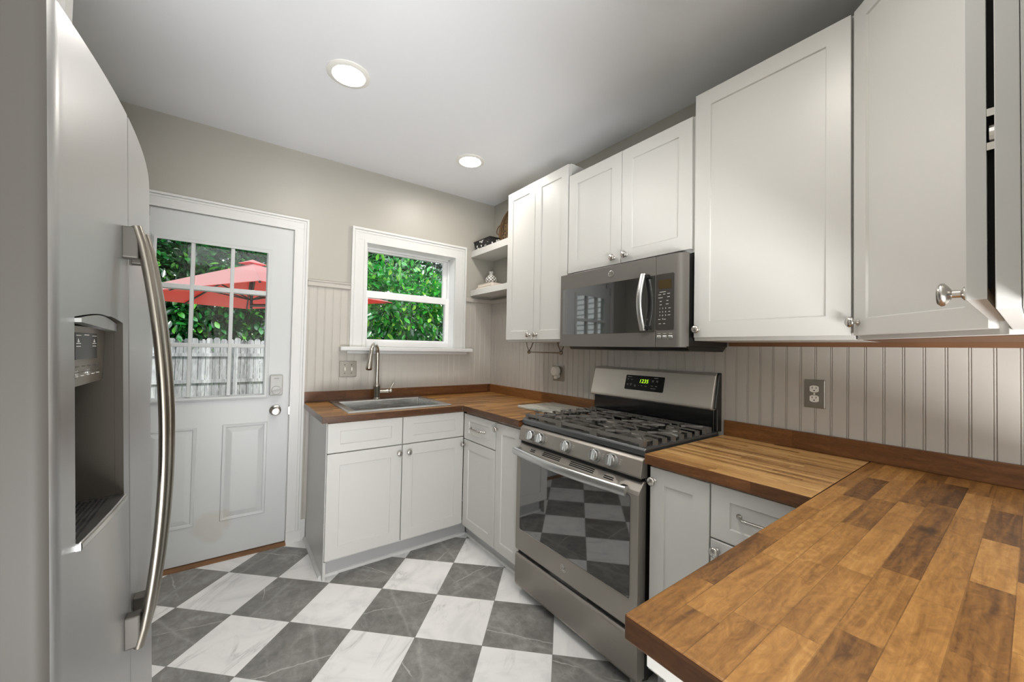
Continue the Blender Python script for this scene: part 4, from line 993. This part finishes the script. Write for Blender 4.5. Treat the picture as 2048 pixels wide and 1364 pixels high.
# ------------------------------------------------------------------ cutting board and towel bar
t = MB().box(-.365, -.045, -.885, -1.235, CT+.0006, CT+.0146).build('cutting_board', M['marble'], None, bevel=.003, label='grey-veined pale marble board on the worktop left of the range', cat='cutting board')
t = thing('towel_bar', 'small bronze towel bar hanging under the narrow wall cabinet', 'towel bar', (-.2, -.96, 1.283))
M['bronze'] = plain('dark_nickel', (140, 126, 112), .22, 1.0)
XB = -.20; ya, yb = -.792, -1.120
MB().tube([(XB, ya, 1.283), (XB, yb, 1.283)], .0042, 12).build('bar', M['bronze'], t, smooth=True)
for y, s_ in ((ya, 1), (yb, -1)):
    MB().lathe([(0, -.012), (.005, -.012), (.010, -.008), (.0125, 0), (.010, .008), (.005, .012), (0, .012)], (XB, y, 1.283), Y, 18).build('end_knob', M['bronze'], t, smooth=True)
    mb = MB(); mb.tube([(XB, y+.002, 1.290), (XB+.01, y+.035, 1.325), (XB+.012, y+.045, 1.357)], .0032, 8); mb.tube([(XB, y-.002, 1.290), (XB+.03, y+.010, 1.320), (XB+.05, y+.012, 1.357)], .0032, 8)
    mb.build('bracket', M['bronze'], t, smooth=True)

# ------------------------------------------------------------------ refrigerator (leans back slightly on its front feet)
FX0, FY0 = -2.048, -1.775
t = thing('refrigerator', 'stainless steel side-by-side refrigerator with bowed doors and dispenser', 'refrigerator', (FX0, FY0, 0))
t.rotation_euler = (0, -.0325, 0)
ff = lambda y: FX0-.154*(y-FY0)**2
MB().box(FX0-.085, FX0-.72, -2.168, -1.362, .03, 1.745).build('body', M['slate_dark'], t, bevel=.004)
MB().box(FX0-.08, FX0-.60, -2.15, -1.38, 0.002, .03).build('base', M['black'], t)
MB().box(FX0-.055, FX0-.085, -2.160, -1.370, .035, .105).build('grille', M['black'], t)
def fdoor(y0, y1, round0, round1):
    pts = [(FX0-.080, y0)]; r = .024
    if round0:
        xc, yc = ff(y0+r)-r, y0+r
        pts += [(xc+r*math.cos(a), yc+r*math.sin(a)) for a in np.linspace(-PI/2, -.05, 9)]; ys0 = y0+r
    else: ys0 = y0; pts.append((ff(y0)-.003, y0)); ys0 = y0+.003
    ys1 = y1-r if round1 else y1-.003
    pts += [(ff(y), y) for y in np.linspace(ys0, ys1, 22)]
    if round1:
        xc, yc = ff(y1-r)-r, y1-r
        pts += [(xc+r*math.cos(a), yc+r*math.sin(a)) for a in np.linspace(.05, PI/2, 9)]
    else: pts.append((ff(y1)-.003, y1))
    pts.append((FX0-.080, y1))
    return MB().prism(pts, 'z', .115, 1.762)
fz = fdoor(-2.170, -1.8415, True, False).build('freezer_door', M['fridge'], t)
DY0, DY1, DZ0, DZb = -2.108, -1.885, 1.000, 1.348
mb = MB(); arch = [(DY0, DZ0), (DY1, DZ0), (DY1, DZb-.010)]+[(DY1+(DY0-DY1)*q, DZb-.010+.010*math.sin(PI*q)) for q in np.linspace(.08, .92, 11)]+[(DY0, DZb-.010)]
mb.prism(arch, 'x', FX0-.075, FX0+.05); cut(fz, mb)
M['recess'] = plain('dispenser_recess', (62, 58, 52), .7, spec=.1)
M['fridge_side'] = plain('grey_fridge_side_paint', (68, 65, 61), .5, spec=.2)
fz.data.materials.append(M['fridge_side']); fz.data.materials.append(M['recess'])
for p in fz.data.polygons:
    c = p.center + LOC[fz.name]
    if p.normal.y < -.66 and c.y < -2.14: p.material_index = 1
    elif DY0-.001 <= c.y <= DY1+.001 and DZ0-.01 < c.z < DZb-.001 and abs(p.normal.x) < .5 and c.x < FX0: p.material_index = 2
fz.data.shade_smooth(); fz.data.set_sharp_from_angle(angle=math.radians(25))
fr = fdoor(-1.8375, -1.360, False, True).build('fridge_door', M['fridge'], t, smooth=True, ang=25)
MB().box(FX0-.06, FX0-.076, -1.8425, -1.8365, .12, 1.755).build('door_gasket', M['gap'], t)
# dispenser
XR = FX0-.030
M['disp'] = brushed('dispenser_panel_steel', (132, 125, 114), .3, .7, 'y', .02)
mb = MB().box(FX0-.0745, FX0-.072, DY0, DY1, DZ0, DZb-.01).box(FX0-.0745, FX0-.026, DY0-.0, DY0+.002, DZ0, 1.232).box(FX0-.0745, FX0-.014, DY1-.002, DY1, DZ0, DZb-.012)
mb.build('dispenser_recess', M['recess'], fz)
MB().prism([(DY0, 1.330), (DY1-.002, 1.322), (DY1-.002, DZb-.012)]+[(DY1+(DY0-DY1)*q, DZb-.012+.010*math.sin(PI*q)) for q in np.linspace(.08, .92, 11)]+[(DY0, DZb-.012)], 'x', FX0-.070, FX0-.010).build('dispenser_hood', M['fridge'], fz, smooth=True)
pn = MB().prism([(FX0-.040, 1.326), (FX0-.024, 1.326), (FX0-.028, 1.232), (FX0-.044, 1.232)], 'y', DY0+.001, DY1-.012).build('control_panel', M['disp'], fz)
ly = lambda z: FX0-.024-.004*(1.326-z)/.094+.0006
MB().box(ly(1.31)-.001, ly(1.31)+.0006, -2.075, -1.955, 1.274, 1.316).build('black_display', M['panel_black'], pn)
def fdash(y, z, w, h=.0016, m='label'): MB().box(ly(z)-.001, ly(z)+.0014, y, y+w, z, z+h).build('legend', M[m], pn)
for y in (-2.070, -1.983):
    for z in (1.311, 1.2985, 1.294, 1.281): fdash(y, z, .022, .0011)
    fdash(y-.002, 1.2775, .026)
    for z, s_ in ((1.303, 1), (1.289, -1)):
        mb = MB(); mb.prism([(y+.006, z-.002*s_), (y+.015, z-.002*s_), (y+.0105, z+.0035*s_)], 'x', ly(z)-.001, ly(z)+.0012); mb.build('arrow', M['label'], pn)
fdash(-2.028, 1.312, .022); fdash(-2.035, 1.287, .012); fdash(-2.012, 1.287, .014)
for y in (-2.095, -2.062, -2.03, -2.0, -1.97, -1.94):
    fdash(y, 1.262, .012, .001, 'label_dark'); fdash(y, 1.253, .014, .001, 'label_dark'); fdash(y, 1.247, .009, .001, 'label')
for y in (-2.056, -1.993): MB().lathe([(0, 0), (.006, 0), (.006, .001), (0, .001)], (ly(1.25)-.0002, y, 1.252), X, 14).build('round_button', M['steel'], pn)
MB().box(FX0-.068, FX0-.030, -2.100, -2.078, 1.196, 1.233).build('ice_chute', M['white_plastic'], fz, bevel=.006)
MB().box(FX0-.071, FX0-.060, -2.03, -1.96, 1.09, 1.22).build('paddle', M['recess'], fz, bevel=.003)
ty = np.linspace(DY0, DY1, 12)
mb = MB().prism([(ff(y)+.006, y) for y in ty]+[(FX0-.074, DY1), (FX0-.074, DY0)], 'z', DZ0-.006, DZ0+.008); tr = mb.build('drip_tray', M['steel'], fz, bevel=.003)
for k_ in range(7): MB().box(FX0-.066+.007*k_, FX0-.0625+.007*k_, DY0+.012, DY1-.014, DZ0+.0075, DZ0+.0086).build('drain_slot', M['gap'], tr)
# handles
M['bracket'] = plain('grey_handle_bracket', (92, 89, 84), .5, .5, spec=.2)
def fhandle(y, par):
    c = []
    for q in np.linspace(0, 1, 25):
        z = 1.530-.830*q; out = .018+.040*math.sin(PI*q)**.75
        c.append(Vector((ff(y)+out, y, z)))
    h = MB().tube(c, .0095, 16, (.95, 1.5), side=(1, 0, 0)).build('handle', M['handle'], par, smooth=True)
    for z in (1.466, .703): MB().box(ff(y)-.002, ff(y)+.022, y-.013, y+.013, z, z+.062).build('handle_bracket', M['bracket'], h, bevel=.003)
fhandle(-1.876, fz); fhandle(-1.800, fr)

# ------------------------------------------------------------------ garden
GZ0 = -.5
st('ground', MB().box(-30, 30, .2, 40, GZ0-.2, GZ0), M['grass'], 'shaded garden ground behind the house', 'ground')
def fence(P0, P1, hgt, n_, lab, step=.147):
    P0, P1, n_ = Vector(P0), Vector(P1), Vector(n_)
    d = P1-P0; L = d.length; d.normalize()
    t = thing('wooden_fence', lab, 'fence', P0.lerp(P1, .5), 'garden fences')
    mb = MB()
    for i in range(int(L/step)):
        h_ = hgt+random.uniform(-.03, .03); a = i*step; o_ = random.uniform(-.004, .004)
        mb.fbox(P0, d, n_, a+.004, a+step-.006, 0, h_-.04, o_, o_+.018)
        v_ = [mb.bm.verts.new(P0+d*q+Z*z+n_*(o_+e)) for e in (0, .018) for q, z in ((a+.004, h_-.04), (a+step-.006, h_-.04), (a+step-.035, h_), (a+.033, h_))]
        for f in ((0,3,2,1),(4,5,6,7),(1,2,6,5),(2,3,7,6),(3,0,4,7)): mb.bm.faces.new([v_[k] for k in f])
    mb.build('boards', M['fence'], t, weld=False)
    for z in (.78, 1.46): MB().fbox(P0, d, n_, 0, L, z, z+.088, .022, .06).build('rail', M['fence'], t)
    for k_ in range(int(L/2.4)+1): MB().fbox(P0, d, n_, k_*2.4, k_*2.4+.09, 0, hgt-.15, .06, .15).build('post', M['fence'], t)
fence((-9, 9.72, GZ0), (5, 9.72, GZ0), 1.93, (0, -1, 0), 'weathered grey picket fence across the back of the garden')
fence((2.75, .9, GZ0), (2.75, 9.6, GZ0), 1.95, (-1, 0, 0), 'shaded grey side fence seen through the sink window')

def leaves(P, out, size, name, mat, parent, droop=.3, aspect=.42):
    n_ = len(P); d = out+rng.normal(size=(n_, 3))*.7; d[:, 2] -= droop; d /= np.linalg.norm(d, axis=1)[:, None]
    up_ = np.array([0, 0, 1.0])+rng.normal(size=(n_, 3))*.5
    s_ = np.cross(d, up_); s_ /= np.linalg.norm(s_, axis=1)[:, None]; nn_ = np.cross(s_, d)
    L = (size*rng.uniform(.7, 1.25, n_))[:, None]; w = L*aspect/2
    mids = [P+d*L*q-nn_*L*.10*q*q for q in (0, .28, .58, .84, 1.0)]
    wid = (.72, 1.0, .62)
    cols = mids + [mids[i+1]+s_*w*wid[i]+nn_*w*.3*wid[i] for i in range(3)] + [mids[i+1]-s_*w*wid[i]+nn_*w*.3*wid[i] for i in range(3)]
    V = np.stack(cols, 1).reshape(-1, 3)
    b0 = np.arange(n_)*11
    Q = [(0, 1, 5), (1, 2, 6, 5), (2, 3, 7, 6), (3, 4, 7), (0, 8, 1), (8, 9, 2, 1), (9, 10, 3, 2), (10, 4, 3)]
    F = [tuple(int(v_) for v_ in f_) for q in Q for f_ in np.stack([b0+i for i in q], 1)]
    me = bpy.data.meshes.new(name); me.from_pydata(V.tolist(), [], F); me.update(); me.shade_smooth()
    return link(me, name, mat, parent)
def plant(name, lab, cat, c, rad, nl, size, mat, group, clumps=40, stem_r=.06, front=True):
    c = Vector(c); t = thing(name, lab, cat, (c.x, c.y, GZ0), group)
    ce = rng.normal(size=(clumps, 3)); ce /= np.linalg.norm(ce, axis=1)[:, None]
    if front: ce[:, 1] = -np.abs(ce[:, 1])*rng.choice([1, 1, 1, -1], clumps)
    ce *= rng.uniform(.55, 1.0, clumps)[:, None]
    which = rng.integers(0, clumps, nl); off = rng.normal(size=(nl, 3))*.17
    q = ce[which]+off; R = np.array(rad)
    P = q*R+np.array(c[:]); P[:, 2] = np.maximum(P[:, 2], GZ0+.03)
    o_ = q/np.maximum(np.linalg.norm(q, axis=1)[:, None], .05)
    leaves(P, o_, size, 'foliage', mat, t)
    mb = MB()
    mb.tube([(c.x, c.y, GZ0), (c.x+.05, c.y, (GZ0+c.z)/2), (c.x-.03, c.y, c.z+rad[2]*.4)], [stem_r, stem_r*.8, stem_r*.3], 8)
    for k_ in range(10):
        e = Vector((ce[k_]*R*.8).tolist())+c; mb.tube([(c.x, c.y, c.z-rad[2]*.4), (c+(e-c)*.5)-Z*.1, e], [stem_r*.5, stem_r*.3, stem_r*.12], 6)
    mb.build('stems', M['bark'], t, smooth=True)
HL = ['leafy green hedge tree behind the fence, far left through the door', 'leafy green hedge tree behind the left part of the red umbrella', 'leafy green hedge tree behind the middle of the red umbrella', 'leafy green hedge tree behind the right part of the red umbrella',
      'leafy green hedge tree between the door view and the window view', 'leafy hedge tree behind the bush at the window left', 'leafy hedge tree at the far right of the window view']
for i, x in enumerate((-5.3, -4.0, -2.8, -1.5, -.1, 1.5, 3.3)):
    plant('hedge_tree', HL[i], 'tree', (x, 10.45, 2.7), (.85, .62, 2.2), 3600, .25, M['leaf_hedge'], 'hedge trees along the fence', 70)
TL = ['tall dark tree far back above the umbrella, left one', 'tall dark tree far back above the umbrella, right one', 'tall dark tree far back above the window bush', 'tall dark tree far back at the right of the window']
for i, x in enumerate((-5.0, -1.8, 1.8, 5.2)):
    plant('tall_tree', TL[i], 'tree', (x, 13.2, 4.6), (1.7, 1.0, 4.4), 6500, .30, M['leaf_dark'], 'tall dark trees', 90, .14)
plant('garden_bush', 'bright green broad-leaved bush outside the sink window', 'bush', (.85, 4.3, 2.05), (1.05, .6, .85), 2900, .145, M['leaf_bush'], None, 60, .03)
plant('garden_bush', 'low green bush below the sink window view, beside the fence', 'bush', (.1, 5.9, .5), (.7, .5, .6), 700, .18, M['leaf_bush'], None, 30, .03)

# umbrella
t = thing('patio_umbrella', 'large red patio umbrella with dark ribs outside the back door', 'umbrella', (-1.668, 3.99, GZ0))
uc, ua, s1, s2, uz, uh = Vector((-1.668, 3.99, 1.976)), .503, 2.0, 3.6, 1.976, .525
uu, uv = Vector((math.cos(ua), math.sin(ua), 0)), Vector((-math.sin(ua), math.cos(ua), 0))
K = [uc+uu*(s1/2*i)+uv*(s2/2*j) for i, j in ((1, 1), (-1, 1), (-1, -1), (1, -1))]
ap = uc+Z*uh
mb = MB(); top = mb.bm.verts.new(ap); bot = [mb.bm.verts.new(k_) for k_ in K]
for i in range(4): mb.bm.faces.new([top, bot[i], bot[(i+1) % 4]])
cn = mb.build('canopy', M['red'], t)
so = cn.modifiers.new('thick', 'SOLIDIFY'); so.thickness = .006
mb = MB(); q = uc+Z*(uh+.03); v_ = mb.bm.verts.new(q+Z*.03); b4 = [mb.bm.verts.new(q+uu*(.13*i)+uv*(.13*j)-Z*.035) for i, j in ((1, 1), (-1, 1), (-1, -1), (1, -1))]
for i in range(4): mb.bm.faces.new([v_, b4[i], b4[(i+1) % 4]])
vc = mb.build('vent_cap', M['red'], t); vc.modifiers.new('thick', 'SOLIDIFY').thickness = .006
for i in range(4):
    e = K[i]; m_ = (K[i]+K[(i+1) % 4])/2
    for p in (e, m_):
        MB().tube([ap-Z*.03, p-Z*.015], .014, 6).build('rib', M['black'], t)
        MB().tube([uc-Z*.02, ap.lerp(p, .55)-Z*.03], .010, 6).build('strut', M['black'], t)
MB().tube([uc-Z*.15, ap], .018, 10).build('hub', M['black'], t)
pp = Vector((-.85, 2.0, 0)); MB().tube([(pp.x, pp.y, GZ0), (pp.x, pp.y, 1.80)], .045, 10).build('mast', M['black'], t)
MB().tube([(pp.x, pp.y, 1.78), uc-Z*.10, uc+Z*.1], .022, 10).build('arm', M['black'], t)
MB().fbox((pp.x, pp.y, GZ0), uu, uv, -.4, .4, 0, .08, -.4, .4).build('base', M['black'], t)

# neighbour's house, seen only in reflections
t = thing('neighbor_house', 'white lap-sided house beyond the garden at the left', 'house', (-9.5, 6, GZ0))
mb = MB(); 
for k_ in range(34): mb.prism([(-8.5, GZ0+.18*k_), (-8.47, GZ0+.18*k_), (-8.495, GZ0+.18*k_+.18), (-8.6, GZ0+.18*k_+.18), (-8.6, GZ0+.18*k_)], 'y', 2.5, 9.5)
mb.build('lap_siding', M['siding'], t, weld=False)
MB().box(-14, -8.6, 2.5, 9.5, GZ0, 5.6).build('walls', M['siding'], t)
MB().prism([(-14.4, 5.6), (-8.1, 5.6), (-11.2, 8.0)], 'y', 2.1, 9.9).build('roof', M['shingle'], t)
